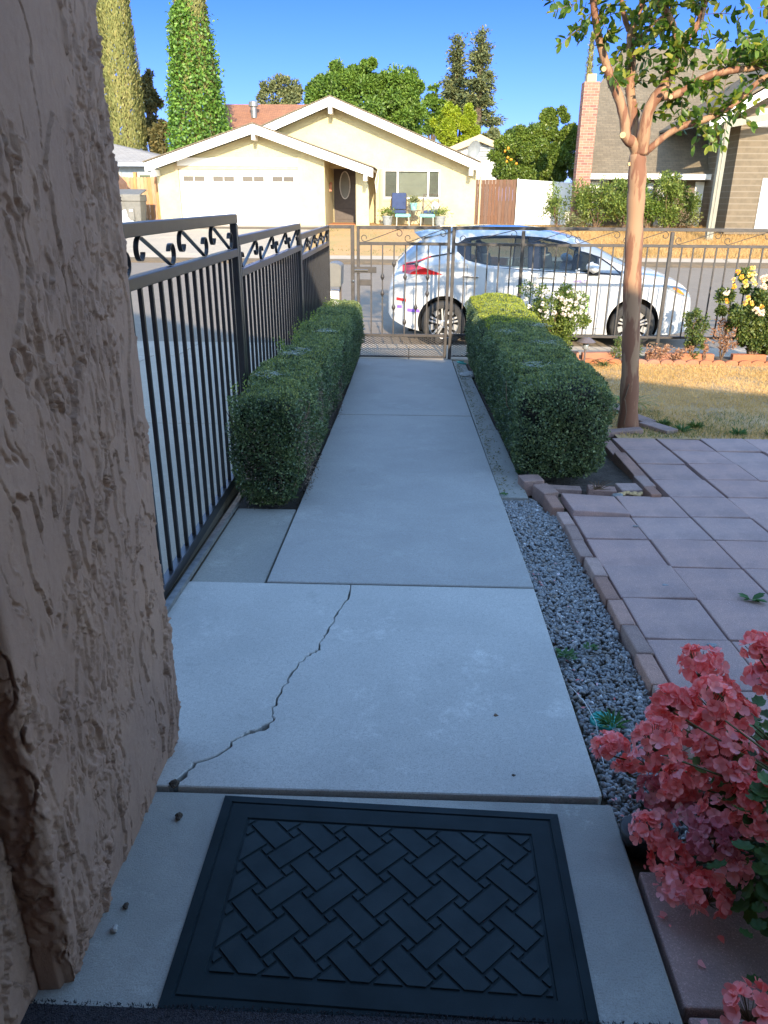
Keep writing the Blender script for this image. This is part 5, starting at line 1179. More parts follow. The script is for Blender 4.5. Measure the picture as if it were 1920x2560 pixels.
# porch recess
yd=YM+1.2; dl,dr=hp(721,400,yd)[0],hp(769,400,yd)[0]; dtz=hp(745,352,yd)[2]
b=MB(); b.box(wr,dl,yd,yd+.15,gz0,3.1); b.box(dr,pw+.0,yd,yd+.15,gz0,3.1); b.box(dl,dr,yd,yd+.15,dtz,3.1); b.box(pw-.0,pw+.15,YM+.201,yd-.001,gz0,3.1); b.build('porch_wall','cream_stucco',hs)
b=MB(); b.box(dl+.005,dr-.005,yd+.05,yd+.1,gz0+.1,dtz-.005); fd=b.build('front_door','dark_door',hs)
b=MB(); cx,cz=(dl+dr)/2+.0,hp(745,400,yd)[2]; pts=[(cx+.20*math.cos(t),yd+.035,cz+.50*math.sin(t)) for t in np.linspace(0,2*pi,40)]; b.tube(pts,.022,6,cap=False); b.build('oval_frame','plastic_bag',fd)
b=MB(); vs=[(cx+.19*math.cos(t),yd+.045,cz+.49*math.sin(t)) for t in np.linspace(0,2*pi,32)[:-1]]; b.add(vs,[tuple(range(31))]); b.build('oval_glass','window_grey',fd)
b=MB(); b.box(cx-.35,cx+.35,yd+.035,yd+.0495,gz0+.22,gz0+.62); b.build('door_panel','dark_door',fd,bevel=.02)
b=MB(); b.box(wr+.02,dr+.3,YM-1.0,yd,gz0-.02,gz0+.10); b.build('porch_step','terracotta_edge',hs)
# column with arch side
cxl,cxr=hp(769,400,YG+.5)[0],hp(797,400,YG+.5)[0]; tz=G(cxl)
b=MB(); b.prism([(cxl,gz0),(cxr+.03,gz0),(cxr,gz0+1.2),(cxr-.02,tz-.5),(cxr-.16,tz-.16),(cxl,tz-.02)],YG+.3,YG+.55); b.build('porch_column','cream_stucco',hs,bevel=.03,seg=2)
b=MB(); b.tube([(cxr+.22,YM-.05,gz0+1.3),(cxr+.30,YM-.05,gz0+1.7),(cxr+.26,YM-.05,gz0+2.0),(cxr+.16,YM-.05,gz0+1.6),(cxr+.22,YM-.05,gz0+1.2)],.012,5); setp(b.build('garden_hose','white_plastic'),'coiled pale hose hanging beside the porch column of the cream house','hose')
b=MB(); b.tube([(pw+.18,YM-.04,gz0),(pw+.18,YM-.04,gz0+2.05)],.03,8); b.build('downpipe','trim_tan',hs)
b=MB(); sx,sz=hp(706,406,YG+1.6)[0],hp(706,406,YG+1.6)[2]; b.box(wr+.001,wr+.10,YG+1.5,YG+1.62,sz-.12,sz+.12); b.lathe([(.04,.12),(.07,.16),(.0,.22)],(wr+.06,YG+1.56,sz),8); b.build('wall_lantern','terracotta_edge',hs)
# window
b=MB(); f=.07
b.box(wx0,wx1,YM-.03,YM+.05,wz0,wz0+f); b.box(wx0,wx1,YM-.03,YM+.05,wz1-f,wz1)
m1=hp(859,400,YM)[0]; m2=hp(925,400,YM)[0]
for xx in (wx0,wx1-f): b.box(xx,xx+f,YM-.028,YM+.05,wz0+f,wz1-f)
for xx in (m1,m2): b.box(xx-.035,xx+.035,YM-.02,YM+.05,wz0+f,wz1-f)
wn=b.build('window','white_paint',hs,bevel=.008)
b=MB(); b.box(wx0+f,wx1-f,YM+.02,YM+.03,wz0+f,wz1-f); b.build('pane','house_glass',wn)
b=MB(); 
for a,c in ((wx0,m1),(m2,wx1)): b.box(a+f*.5,c-f*.5,YM+.055,YM+.065,wz0,wz1)
b.build('insect_screen','window_grey',wn); b=MB(); b.box(m1,m2,YM+.08,YM+.09,wz0,wz1); b.build('blind','curtain',wn)
b=MB(); b.box(wx0-.08,wx1+.08,YM-.02,YM-.0015,wz0-.08,wz0-.001); b.box(wx0-.08,wx1+.08,YM-.02,YM-.0015,wz1+.001,wz1+.08);
for xx in (wx0-.08,wx1+.002): b.box(xx,xx+.078,YM-.02,YM-.0015,wz0,wz1)
b.build('window_trim','cream_stucco',wn)
# patio furniture
yf=YM-.75
def chair(px,lab,back=True):
    x,_,z=hp(px,487,yf); z=.6; t=thing('patio_chair',(x,yf,z),lab,'chair')
    for sx in (-.29,.29):
        for sy in (-.28,.26): b=MB(); b.tube([(x+sx,yf+sy,z),(x+sx*.96,yf+sy,z+.44)],.018,6); b.build('leg','bronze_frame',t)
        b=MB(); b.tube([(x+sx,yf-.30,z+.42),(x+sx*1.1,yf-.28,z+.64),(x+sx*1.12,yf-.1,z+.66),(x+sx*1.05,yf+.26,z+.64)],.018,6); b.build('armrest','bronze_frame',t)
    b=MB(); b.tube([(x-.29,yf+.27,z+.42),(x-.28,yf+.40,z+1.08),(x+.28,yf+.40,z+1.08),(x+.29,yf+.27,z+.42)],.02,6)
    b.tube([(x-.27,yf+.33,z+.55),(x+.27,yf+.40,z+1.05)],.012,5); b.tube([(x+.27,yf+.33,z+.55),(x-.27,yf+.40,z+1.05)],.012,5); b.build('back_frame','bronze_frame',t)
    b=MB(); b.cbox((x,yf-.0,z+.47),(.54,.56,.12)); b.build('seat_cushion','navy_cushion',t,bevel=.03,seg=2)
    if back: b=MB(); b.cbox((x,yf+.30,z+.84),(.54,.10,.60),0,-.18); b.build('back_cushion','navy_cushion',t,bevel=.03,seg=2)
    else: pebble((x+.17,yf+.15,z+.66),.17,'cushion','pale patterned cushion thrown on the right patio chair','plastic_bag','cushion',sq=.8)
def stool(px,lab,dx=0):
    x,_,_z=hp(px,487,yf-.6); z=.54; y=yf-.55; t=thing('footstool',(x,y,z),lab,'footstool')
    for sx in (-.24,.24):
        for sy in (-.18,.18): b=MB(); b.tube([(x+sx,y+sy,z),(x+sx*.92,y+sy,z+.36)],.02,6); b.build('leg','curtain',t)
    b=MB(); b.cbox((x,y,z+.41),(.56,.44,.11)); b.build('cushion','aqua_cushion',t,bevel=.03,seg=2)
chair(861,'patio chair with navy back and seat cushions below the left of the window'); chair(930,'patio chair with open lattice back and a pale cushion, nearer the house corner',False)
stool(870,'aqua footstool in front of the navy-backed chair'); stool(922,'aqua footstool with a cloth, in front of the lattice-backed chair')
x,_,_z=hp(893,487,yf); t=thing('side_table',(x,yf+.05,.6),'small round patio table between the two patio chairs','table')
b=MB(); b.lathe([(0,.50),(.27,.50),(.27,.53),(0,.53)],(x,yf+.05,.6),20); b.build('table_top','bronze_frame',t)
for k in range(3): a=k*2*pi/3; b=MB(); b.tube([(x+.24*math.cos(a),yf+.05+.24*math.sin(a),.6),(x+.05*math.cos(a),yf+.05+.05*math.sin(a),.85),(x+.15*math.cos(a),yf+.05+.15*math.sin(a),1.1)],.014,5); b.build('leg','bronze_frame',t)
def potplant(x,y,z,r,h_,mat,lab,lf='leaf_shrub',n=260):
    t=thing('potted_plant',(x,y,z),lab,'potted plant'); b=MB(); b.lathe([(r*.68,0),(r*.95,h_*.85),(r*1.05,h_*.86),(r*1.05,h_),(r*.8,h_),(r*.8,h_*.9),(0,h_*.9)],(x,y,z),18); b.build('pot',mat,t,smooth=False)
    P=np.array([(x,y,z+h_)]*n)+RNG.normal(size=(n,3))*np.array([r*.75,r*.75,r*.35])+np.array([0,0,r*.55]); scatter('foliage',lf,P,rdir(n)+np.array([0,0,.7]),rdir(n),.09,.035,T_OVAL,t)
potplant(x,yf+.05,1.131,.15,.26,'ceramic_teal','teal glazed pot with a pale leafy plant on the patio table','leaf_olive')
potplant(hp(837,487,yf-.3)[0],yf-.3,.57,.21,.36,'grey_pot','grey pot of foliage left of the navy-backed patio chair'); potplant(hp(950,487,yf-.3)[0],yf-.3,.57,.22,.36,'grey_pot','grey pot of foliage right of the lattice-backed patio chair')
# ------------------------------------------------ fences and neighbours
def board_fence(name,x0,x1,y,z0,fz,mat,lab,bw=.14,dog=True,gap=.004,cat='fence',drop=0):
    t=thing(name,((x0+x1)/2,y,z0),lab,cat); n=int(round((x1-x0)/bw)); w=(x1-x0)/n
    for k in range(n):
        xa=x0+k*w+gap; xb=xa+w-2*gap; zt=fz((xa+xb)/2)+random.uniform(-.015,.015); dy=random.uniform(-.008,.008)
        b=MB(); c=.03 if dog else 0
        b.prism([(xa,z0-drop*k/n),(xb,z0-drop*k/n),(xb,zt-c),(xb-c,zt),(xa+c,zt),(xa,zt-c)] if dog else [(xa,z0),(xb,z0),(xb,zt),(xa,zt)],y+dy,y+.018+dy); b.build('board',mat,t)
    b=MB()
    for zz_ in (z0+.4,fz(x0)-.25): b.box(x0,x1,y+.03,y+.07,zz_,zz_+.09)
    b.build('rail',mat,t); return t
x0=hp(225,390,31)[0]; x1=hp(341,390,31)[0]
board_fence('cedar_fence',x0,x1,31,.5,lambda x:hp(300,382,31)[2],'cedar','orange cedar board fence left of the cream garage')
b=MB(); px=hp(291,380,31.08)[0]; b.box(px-.06,px+.06,31.08,31.2,.5,hp(291,372,31.08)[2]); setp(b.build('fence_post','cedar'),'taller cedar post standing up behind the cedar fence','post')
x0=hp(1026,390,32.4)[0]; x1=hp(1117,390,32.4)[0]
board_fence('brown_gate',x0,x1,32.4,.45,lambda x:hp(1060,388,32.4)[2],'brown_wood','dark brown weathered plank gate right of the cream house',dog=False,cat='gate')
b=MB(); q0=hp(1038,390,32.36); b.box(q0[0]-.03,q0[0]+.03,32.33,32.38,.45,q0[2]+.15); setp(b.build('gate_post','trim_tan'),'thin pale post with a latch at the left edge of the brown gate','post')
x2=hp(1236,390,32.3)[0]; t=thing('white_fence',(x1,32.3,.45),'plain bright white fence panel between the brown gate and the brick chimney','fence')
b=MB(); b.prism([(x1+.02,.4),(x2+.3,.4),(x2+.3,hp(1236,396,32.3)[2]),(x1+.02,hp(1118,387,32.3)[2])],32.3,32.36); b.build('panel','white_gate',t,bevel=.01)
b=MB(); b.box(x1+.0,x1+.05,32.25,32.299,.4,hp(1118,387,32.3)[2]+.02); b.build('post','white_gate',t)
# bins
def bin_(px,y,lab,wid=.62,hgt=1.05,lid=True,ang=0):
    x,_,_z=hp(px,487,y); z=.55; t=thing('wheelie_bin',(x,y,z),lab,'bin','wheeled bins by the cedar fence')
    def ringb(w,d,z_): return [(x-w/2,y-d/2,z+z_),(x+w/2,y-d/2,z+z_),(x+w/2,y+d/2,z+z_),(x-w/2,y+d/2,z+z_)]
    b=MB(); R=[ringb(wid*.74,.56,.04),ringb(wid*.93,.70,hgt*.78),ringb(wid*.99,.76,hgt*.80),ringb(wid,.78,hgt)]; vs=[p for r_ in R for p in r_]; fs=[(3,2,1,0),(12,13,14,15)]
    for i in range(3): fs+=[(i*4+k,i*4+(k+1)%4,i*4+4+(k+1)%4,i*4+4+k) for k in range(4)]
    b.add(vs,fs); b.build('body','grey_plastic',t,bevel=.02,seg=2)
    b=MB(); b.box(x-wid*.3,x+wid*.05,y-.36,y-.335,z+.2,z+.62); b.build('front_panel','grey_plastic',t,bevel=.005)
    b=MB(); b.box(x-wid*.2,x-wid*.02,y-.37,y-.361,z+.50,z+.56); b.build('sticker','white_plastic',t)
    if lid: b=MB(); b.cbox((x,y+.02,z+hgt+.08),(wid*1.05,.82,.05),0,.22); b.build('lid','grey_plastic',t,bevel=.015)
    for sx in (-1,1): b=MB(); b.tube([(x+sx*wid*.42,y+.30,z+.12),(x+sx*wid*.50,y+.30,z+.12)],.12,16); b.build('wheel','black_tyre',t)
    return x,z+hgt,y
X_,Z_,Y_=bin_(298,29.3,'grey wheeled bin with its lid lifted by white bags, right of the pair'); bin_(268,29.5,'grey wheeled bin half hidden behind the stucco wall')
pebble((X_-.05,Y_-.05,Z_-.02),.24,'rubbish_bag','white plastic bags bulging out of the right bin','plastic_bag','bag',sq=.5)
for k,(px,r) in enumerate([(268,.24),(279,.17),(270,.2)]):
    x,_,_z=hp(px,470,29.0); pebble((x,28.95+.1*k,.62+.22*(k==2)+.1),r,'rubbish_bag',['lowest grey bag heap in front of the hidden bin','small bag beside the right bin','bag on top of the heap in front of the hidden bin'][k],'plastic_bag','bag',sq=.8)
pebble((hp(252,400,30.5)[0],30.5,1.0),.62,'boulder_planter','big round-topped dark shape by the cedar fence','brown_wood','barrel',sq=1.6)
# blue neighbour
YN=37; nb=thing('blue_house',(-13,YN,.6),'blue-grey neighbouring house with a pale hip roof, left background','house')
za=hp(300,352,YN)[2]; xe=hp(346,355,YN)[0]; b=MB(); b.box(-22,xe+.6,YN,YN+8,.5,za); b.build('wall','blue_wall',nb)
b=MB(); rp=hp(232,298,YN+4); el=(-24,YN-.5,za); er=(xe+1.3,YN-.5,za); b.add([el,er,(xe+1.3,YN+9,za),(-24,YN+9,za),(rp[0]-1,YN+4,rp[2]),(-22,YN+4,rp[2])],[(0,1,4,5),(1,2,4),(2,3,5,4),(3,0,5),(3,2,1,0)]); b.build('roof','shingle_light',nb)
b=MB(); b.box(-24,xe+1.28,YN-.55,YN-.51,za-.16,za-.002); b.build('gutter','blue_wall',nb)
for a,c in ((243,262),(296,330)):
    p0,p1=hp(a,374,YN),hp(c,374,YN); b=MB(); z0=p0[2]-1.0; b.box(p0[0],p1[0],YN-.04,YN-.002,z0,p0[2]+.05); wn=b.build('window','curtain',nb); b=MB(); b.box(p0[0]+.12,p1[0]-.12,YN-.05,YN-.041,z0+.1,p0[2]-.08); b.build('pane','leaf_pane',wn)
# brown roofed house behind
YB=44; bh=thing('brown_roof_house',(-6,YB,.7),'house with a red-brown shingle roof behind the cream house','house')
q0,q1=hp(470,225,YB+4),hp(600,226,YB+4); z1=hp(560,330,YB)[2]; b=MB(); b.add([(q0[0]-1,YB-.5,z1),(q1[0]+5,YB-.5,z1),(q1[0]+4,YB+4,q0[2]),(q0[0]-.5,YB+4,q0[2]),(q0[0]-1,YB+9,z1),(q1[0]+5,YB+9,z1)],[(0,1,2,3),(3,2,5,4),(0,3,4),(1,5,2),(4,5,1,0)]); b.build('roof','shingle_red_brown',bh)
b=MB(); b.box(q0[0]-.5,q1[0]+4.5,YB,YB+8.5,.6,z1-.01); b.build('wall','cream_stucco',bh)
v0=hp(550,232,YB+3); b=MB(); b.lathe([(.16,-.5),(.16,.05),(.26,.06),(.26,.28),(.12,.34),(0,.34)],(v0[0],v0[1]-.3,v0[2]-.05),16); b.build('roof_vent','galv',bh,smooth=False)
# small white house with dish
YW=41; wh_=thing('white_house',(3,YW,.7),'white gable end of a house behind the plank gate','house')
a_,l_,r_=hp(1036,296,YW),hp(978,315,YW),hp(1068,316,YW); r_=(a_[0]+(a_[0]-l_[0])*.75,0,hp(1068,318,YW)[2])
b=MB(); b.prism([(l_[0]-.8,.5),(r_[0],.5),(r_[0],r_[2]),(a_[0],a_[2]-.05),(l_[0]-.8,l_[2]-.35)],YW,YW+8); b.build('wall','white_gate',wh_)
b=MB(); th=.22
b.prism([(a_[0],a_[2]+.1),(a_[0],a_[2]-th),(l_[0]-1,l_[2]-.40-th),(l_[0]-1,l_[2]-.40)],YW-.35,YW+8.2); b.prism([(a_[0]+.002,a_[2]+.1),(r_[0]+.3,r_[2]),(r_[0]+.3,r_[2]-th),(a_[0]+.002,a_[2]-th)],YW-.35,YW+8.2); b.build('roof','trim_tan',wh_)
b=MB(); vx=hp(1046,325,YW); 
for k in range(7): b.box(vx[0]-.2,vx[0]+.2,YW-.03,YW-.002,vx[2]-.4+k*.11,vx[2]-.33+k*.11)
b.build('vent','grey_pot',wh_)
dx,dy,dz=hp(1023,325,YM+2.5); t=thing('satellite_dish',(dx,dy,dz-.5),'grey satellite dish on the right eave of the cream house','satellite dish')
b=MB(); vs=[];nr=6
for i in range(nr+1):
    for k in range(20): a=2*pi*k/20; rr=i/nr; vs.append((dx+.27*rr*math.cos(a),dy-.12*(rr*rr)-.18*rr*math.sin(a)*.3,dz+.36*rr*math.sin(a)+.08*rr*math.cos(a)))
b.add(vs,[(i*20+k,i*20+(k+1)%20,(i+1)*20+(k+1)%20,(i+1)*20+k) for i in range(nr) for k in range(20)]); b.build('reflector','grey_pot',t,smooth=True,fix=False)
b=MB(); b.tube([(dx,dy+.02,dz),(dx+.05,dy+.1,dz-.3),(dx+.12,dy+.1,dz-.55)],.025,6); b.tube([(dx,dy-.05,dz-.3),(dx-.42,dy-.3,dz-.05)],.015,5); b.build('arm','grey_pot',t)
# ------------------------------------------------ right house
rh=thing('shingled_house',(9,30,.7),'brown shingle-roofed house with a brick chimney and siding, right background','house')
YR=30.2
eL,eR=hp(1258,376,YR-.5),hp(1632,376,YR-.5); ez=eL[2]
rt=hp(1460,106,YR+4.6); slope=(rt[2]-ez)/(5.1)
def roofpt(px,py): # intersect view ray with roof plane
    d=CF+CR*((px*D_-960)/F)-CU*((py*D_-1280)/F); # z=ez+slope*(y-(YR-.5))
    t_=(ez-slope*(YR-.5)-1.5)/(d[2]-slope*d[1]); return tuple(float(v) for v in (d*t_+EYE))
R0=(eL[0],YR-.5,ez); R1=roofpt(1284,189); R2=roofpt(1291,188); R3=roofpt(1345,105); R4=(24,R3[1],R3[2]); R5=(24,YR-.5,ez)
def dn(p,k=.12): return (p[0],p[1]+k*.6,p[2]-k)
top=[R0,R5,R4,R3,R2,R1]; b=MB(); b.add([*top,*[dn(p) for p in top]],[(0,1,2,3,4,5),(11,10,9,8,7,6)]+[(i,i+6,(i+1)%6+6,(i+1)%6) for i in range(6)]); b.build('roof','shingle_grey_brown',rh)
b=MB(); b.add([R1,R2,R3,R4,(24,R3[1]+5,1),(R0[0]+.4,R3[1]+5,1),(R0[0]+.4,R1[1],1)],[(0,1,2,3,4,5,6)]) if False else None
b=MB(); x_g=R1[0]+.25
b.prism([(YR,.5),(YR,ez-.05),(R1[1],R1[2]-.25),(R1[1]+.5,R1[2]-.25),(R1[1]+4,ez),(R1[1]+4,.5)],x_g,x_g+.2,ax='x'); b.box(x_g+.2,24,YR,YR+.2,.5,ez-.06); b.build('wall','siding',rh)
b=MB(); b.prism([(R2[1]-.1,R2[2]-.1),(R3[1]-.05,R3[2]-.15),(R3[1]+3,R2[2]-.3)],R3[0]+.05,R3[0]+.2,ax='x'); b.build('upper_gable','bronze_frame',rh)
b=MB(); b.box(R0[0],hp(1634,370,YR-.5)[0],YR-.62,YR-.505,ez-.17,ez+.02); b.build('gutter','white_paint',rh,bevel=.02)
for k,(a,c) in enumerate([(1272,1296),(1372,1410),(1420,1455),(1500,1528),(1535,1570)]):
    p0,p1=hp(a,410,YR),hp(c,410,YR); b=MB(); b.box(p0[0],p1[0],YR-.05,YR-.002,.5,hp(1400,392,YR)[2]); b.build('white_panel','white_gate',rh)
# chimney
cy0=YR-.75; c0=hp(1243,300,cy0)[0]; cT=hp(1260,176,cy0)[2]; cl=hp(1258,300,cy0)[0]; cr2=hp(1296,300,cy0)[0]
ch=MB(); xw=hp(1253,300,cy0)[0]; xr=xw+.58; ch.box(xw-.02,xr-.08,cy0,cy0+.5,.5,cT); 
b=ch; b.build('chimney','chimney_brick',rh); b=MB(); b.box(xw+.08,xr-.2,cy0+.1,cy0+.4,cT,cT+.24); b.build('flue','cut_wood',rh)
# projecting wing at the right
yw=27.6; wl_=hp(1597,300,yw)[0]; b=MB()
zW=hp(1620,200,yw)[2]
b.prism([(wl_,.5),(wl_+9,.5),(wl_+9,zW+3.5),(wl_+3.4,zW+1.9),(wl_,zW-.12)],yw,yw+.2); b.box(wl_,wl_+.2,yw+.201,YR-.001,.5,zW-.2); b.build('wing_wall','siding',rh)
b=MB(); pw0=hp(1645,400,yw)[0]; b.box(pw0,pw0+3,yw-.05,yw-.003,.6,hp(1650,385,yw)[2]); b.box(hp(1636,250,yw)[0],pw0+3,yw-.04,yw-.003,hp(1636,275,yw)[2],hp(1636,235,yw)[2]); b.build('white_panel','white_gate',rh)
yb_=yw-1.1; g0=hp(1532,262,yb_); g1=hp(1659,188,yb_); k_=(g1[2]-g0[2])/(g1[0]-g0[0]); xE=g0[0]+5; zE=g0[2]+k_*5
b=MB(); b.prism([(g0[0],g0[2]),(xE,zE),(xE,zE-.30),(g0[0]+.05,g0[2]-.26)],yb_-.06,yb_); b.build('barge_board','white_paint',rh,bevel=.01)
b=MB(); b.prism([(g0[0]-.1,g0[2]+.01),(xE,zE+.05),(xE,zE+.13),(g0[0]-.1,g0[2]+.08)],yb_-.08,YR+3.5); b.build('wing_roof','shingle_grey_brown',rh)
b=MB(); b.prism([(g0[0],g0[2]-.002),(xE,zE-.002),(xE,zE-.07),(g0[0],g0[2]-.07)],yb_+.002,yw+2.5); b.build('soffit','grey_wood',rh)
bt,bb=hp(1563,250,yb_+.3),hp(1532,476,yb_+.3); b=MB(); b.box(bt[0]-.0,bt[0]+.20,yb_+.1,yb_+.3,.35,bt[2]-.05); b.box(bt[0]+.08,bt[0]+.12,yb_+.07,yb_+.099,.35,bt[2]-.06); b.build('porch_post','grey_wood',rh)
b=MB(); b.beam((bt[0]+.1,yb_+.2,bt[2]-.25),(bt[0]+3.,yb_+.2,bt[2]+.25),.12,.2); b.build('beam','grey_wood',rh)
ydr=YR-.02; d0,d1=hp(1573,390,ydr),hp(1598,390,ydr); b=MB(); b.box(d0[0],d1[0]+.1,ydr-.06,ydr,.55,d0[2]); dd_=b.build('red_front_door','red_door',rh)
b=MB(); b.box(d0[0]+.08,d0[0]+.28,ydr-.075,ydr-.0605,1.4,2.2); b.box(d0[0]+.08,d0[0]+.28,ydr-.075,ydr-.0605,.75,1.25); b.build('door_panel','red_door',dd_,bevel=.02)
b=MB(); b.box(d0[0]-.12,d0[0]-.003,ydr-.05,ydr,.55,d0[2]+.08); b.build('door_trim','white_gate',rh)
# ------------------------------------------------ verge grass, trees
def fz(y): return zg(y)
V=np.array([[(x,y,zg(y)+.004) for y in (23.42,25,27,29.3,31,34,36)] for x in (-3.2,-1,1,3,5,8,12,18,30)])
setp(gridmesh('far_yard','far_dirt',V,9,7,smooth=False),kind='structure')
grass('dry_verge_grass','grass_tall',52000,(3.0,15),(23.5,29.6),fz,.17,'tall dry golden grass on the yard across the street',.012,.5,dens=lambda x,y: np.clip((x-2.5)/2,0,1)*np.clip(fbm(x*1.1,y*1.1,61,3)*2.4-.2,.25,1))
grass('sparse_verge_grass','grass_tall',9000,(-3.2,4.5),(23.5,29.2),fz,.06,'sparse dry grass on the bare yard of the cream house',.012,1,dens=lambda x,y:np.clip(fbm(x*.9,y*1.4,62,3)*3-1.2,0,1))
grass('green_verge_grass','grass_green',9000,(-3.2,15),(23.45,29.6),fz,.08,'green weeds along the verge across the street',.016,.8,dens=lambda x,y:np.clip(fbm(x*.9,y*1.4,64,3)*3-1.3,0,1)*((y<24.4)|(y>28)))
for k,(px,py,r,h_,mt,lab,n) in enumerate([(1205,470,.75,1.6,'leaf_shrub','thin-leaved young bush in front of the white fence panel',1100),(1290,470,1.15,2.0,'leaf_shrub','wide feathery bush under the left gutter of the shingled house',5200),(1350,470,.9,1.9,'leaf_shrub','feathery bush immediately left of the tree trunk, across the street',4000),(1400,470,.7,1.5,'leaf_green','darker bush just right of the tree trunk, across the street',3000),(1445,468,.85,1.95,'leaf_shrub','rounded small-leaved bush before the siding house',6000),(1240,478,.5,.8,'leaf_olive','low grey bush at the foot of the chimney',500),(1490,480,.5,.8,'leaf_olive','low scrub beside the foot of the grey porch post',500)]):
    y=28.9-.25*(k%3); x=hp(px,py,y)[0]; bush('shrub',(x,y,zg(y)),r,r*.7,h_,mt,n,lab,L=.11,W=.42,stems=12,bare=.08,tm=T_DIA)
def tree(name,px,base_z,y,th,crown,mat,n,L,label,W=.5,trunk=.25,core=True,shape='blob',mats2=None,seed=1,tmpl=T_DIA):
    """crown: list of (dx,dz,rx,ry,rz) ellipsoids, metres from trunk base"""
    r=np.random.default_rng(seed); x=hp(px,300,y)[0]; z=base_z; t=thing(name,(x,y,z),label,'tree')
    b=MB(); top=max(c[1] for c in crown); b.tube([(x,y,z-.3),(x+.1,y,z+top*.35),(x,y,z+top*.8)],[trunk,trunk*.8,trunk*.3],8)
    for c in crown[:8]: b.tube([(x,y,z+max(.5,c[1]*.45)),(x+c[0]*.6,y,z+c[1]*.8),(x+c[0],y,z+c[1])],[trunk*.5,trunk*.3,trunk*.1],6)
    b.build('trunk','bark_dark',t)
    P=[];N=[];rn=[]
    vol=np.array([c[2]*c[4] for c in crown]); ks=(n*vol/vol.sum()).astype(int)
    for c,k in zip(crown,ks):
        nc=max(6,int(26*min(1,(c[2]*c[4])/6))); cd=unit(r.normal(size=(nc,3))); cd[:,1]=-np.abs(cd[:,1])*.8+.2*r.normal(size=nc); cr_=.62+.36*r.random(nc)
        C=cd*cr_[:,None]*.9*np.array([c[2],c[3],c[4]])+np.array([x+c[0],y,z+c[1]]); R=min(c[2],c[4])*(.22+.22*r.random(nc))
        ci=r.integers(0,nc,k); d=unit(r.normal(size=(k,3))); P.append(C[ci]+d*(R[ci]*r.random(k)**.4)[:,None]); N.append(d+cd[ci]*.5); rn.append(.3*(r.random(nc)[ci])+.7*r.random(k))
    P=np.concatenate(P);N=np.concatenate(N);rn=np.concatenate(rn); D=unit(N+r.normal(size=N.shape)*.8+np.array([0,0,-.1]))
    scatter('crown',mat,P,D,N+np.array([0,0,.4]),r.uniform(L*.6,L*1.3,len(P)),L*W,tmpl,t,rnd=rn); return t
def mpx(px,y): return px*D_*y/F/0.97  # metres spanned by displayed px at depth y
z0=.9
# big round tree
def blob(wpx,hpx,y,cz,k,seed,sq=.55):
    r=np.random.default_rng(seed); W=mpx(wpx,y)/2; H_2=mpx(hpx,y)/2; out=[(0,cz,W*.80,W*.6,H_2*.84)]
    for i in range(k):
        a=2*pi*i/k+.3; out.append((math.cos(a)*W*sq,cz+math.sin(a)*H_2*sq,W*r.uniform(.36,.46),W*.45,H_2*r.uniform(.38,.46)))
    return out
def ctree(name,pxl,pxr,pyt,pyb,y,mat,n,L,label,seed,k=7,**kw):
    cxp=(pxl+pxr)/2; top=hp(cxp,pyt,y)[2]; bot=hp(cxp,pyb,y)[2]; cz=(top+bot)/2-z0
    cr_=blob(pxr-pxl,pyb-pyt,y,cz,k,seed); H_2=(top-bot)/2; W=(hp(pxr,300,y)[0]-hp(pxl,300,y)[0])/2
    f=H_2/(mpx(pyb-pyt,y)/2); cr_=[(a*W/(mpx(pxr-pxl,y)/2),cz+(b_-cz)*f,c*W/(mpx(pxr-pxl,y)/2),d,e*f) for a,b_,c,d,e in cr_]
    return tree(name,cxp,z0,y,0,cr_,mat,n,L,label,seed=seed,**kw)
ctree('round_tree',645,940,126,330,56,'leaf_green',110000,.22,'big round dense green tree behind the main gable of the cream house',3,k=15,trunk=.4)
ctree('pale_tree',556,668,163,270,75,'leaf_olive',9000,.28,'distant pale open-crowned tree over the red-brown roof',4,k=6,trunk=.3)
ctree('lime_tree',928,1042,218,330,47,'leaf_lime',30000,.16,'bright yellow-green rounded tree right of the main gable',5,k=7)
ctree('citrus_tree',1056,1190,262,415,35.5,'leaf_citrus',50000,.11,'orange tree with a few fruits behind the brown plank gate',6,k=13)
ctree('leafy_tree',1120,1262,228,420,37.5,'leaf_citrus',60000,.12,'darker leafy tree between the orange tree and the brick chimney',7,k=13)
ctree('background_tree',1020,1100,275,350,60,'leaf_olive',3000,.3,'distant dull green tree between the white gable and the orange tree',8,k=5)
ctree('background_tree',905,960,178,300,66,'leaf_green',3200,.34,'distant green tree right behind the big round tree',9,k=5)
ctree('autumn_tree',296,362,132,330,50,'leaf_autumn',6500,.26,'dark brownish tree between the tall cypresses and the ivy-covered cypress',10,k=7)
ctree('autumn_tree',322,372,250,345,44,'leaf_autumn',3000,.2,'low dull olive tree at the left foot of the ivy-covered cypress',12,k=5)
ctree('clipped_cypress',1155,1178,345,392,34.6,'leaf_cypress_dark',1500,.09,'small dark rounded cypress shrub in front of the orange tree',13,k=3) if False else None
for px,py in [(1096,318),(1100,338),(1105,347),(1113,352),(1096,352),(1090,330)]:
    p=hp(px+random.uniform(-3,3),py+random.uniform(-4,4),33.9); pebble(p,.045,'orange','ripe orange hanging in the orange tree','orange_fruit','orange','oranges on the tree',sq=1)
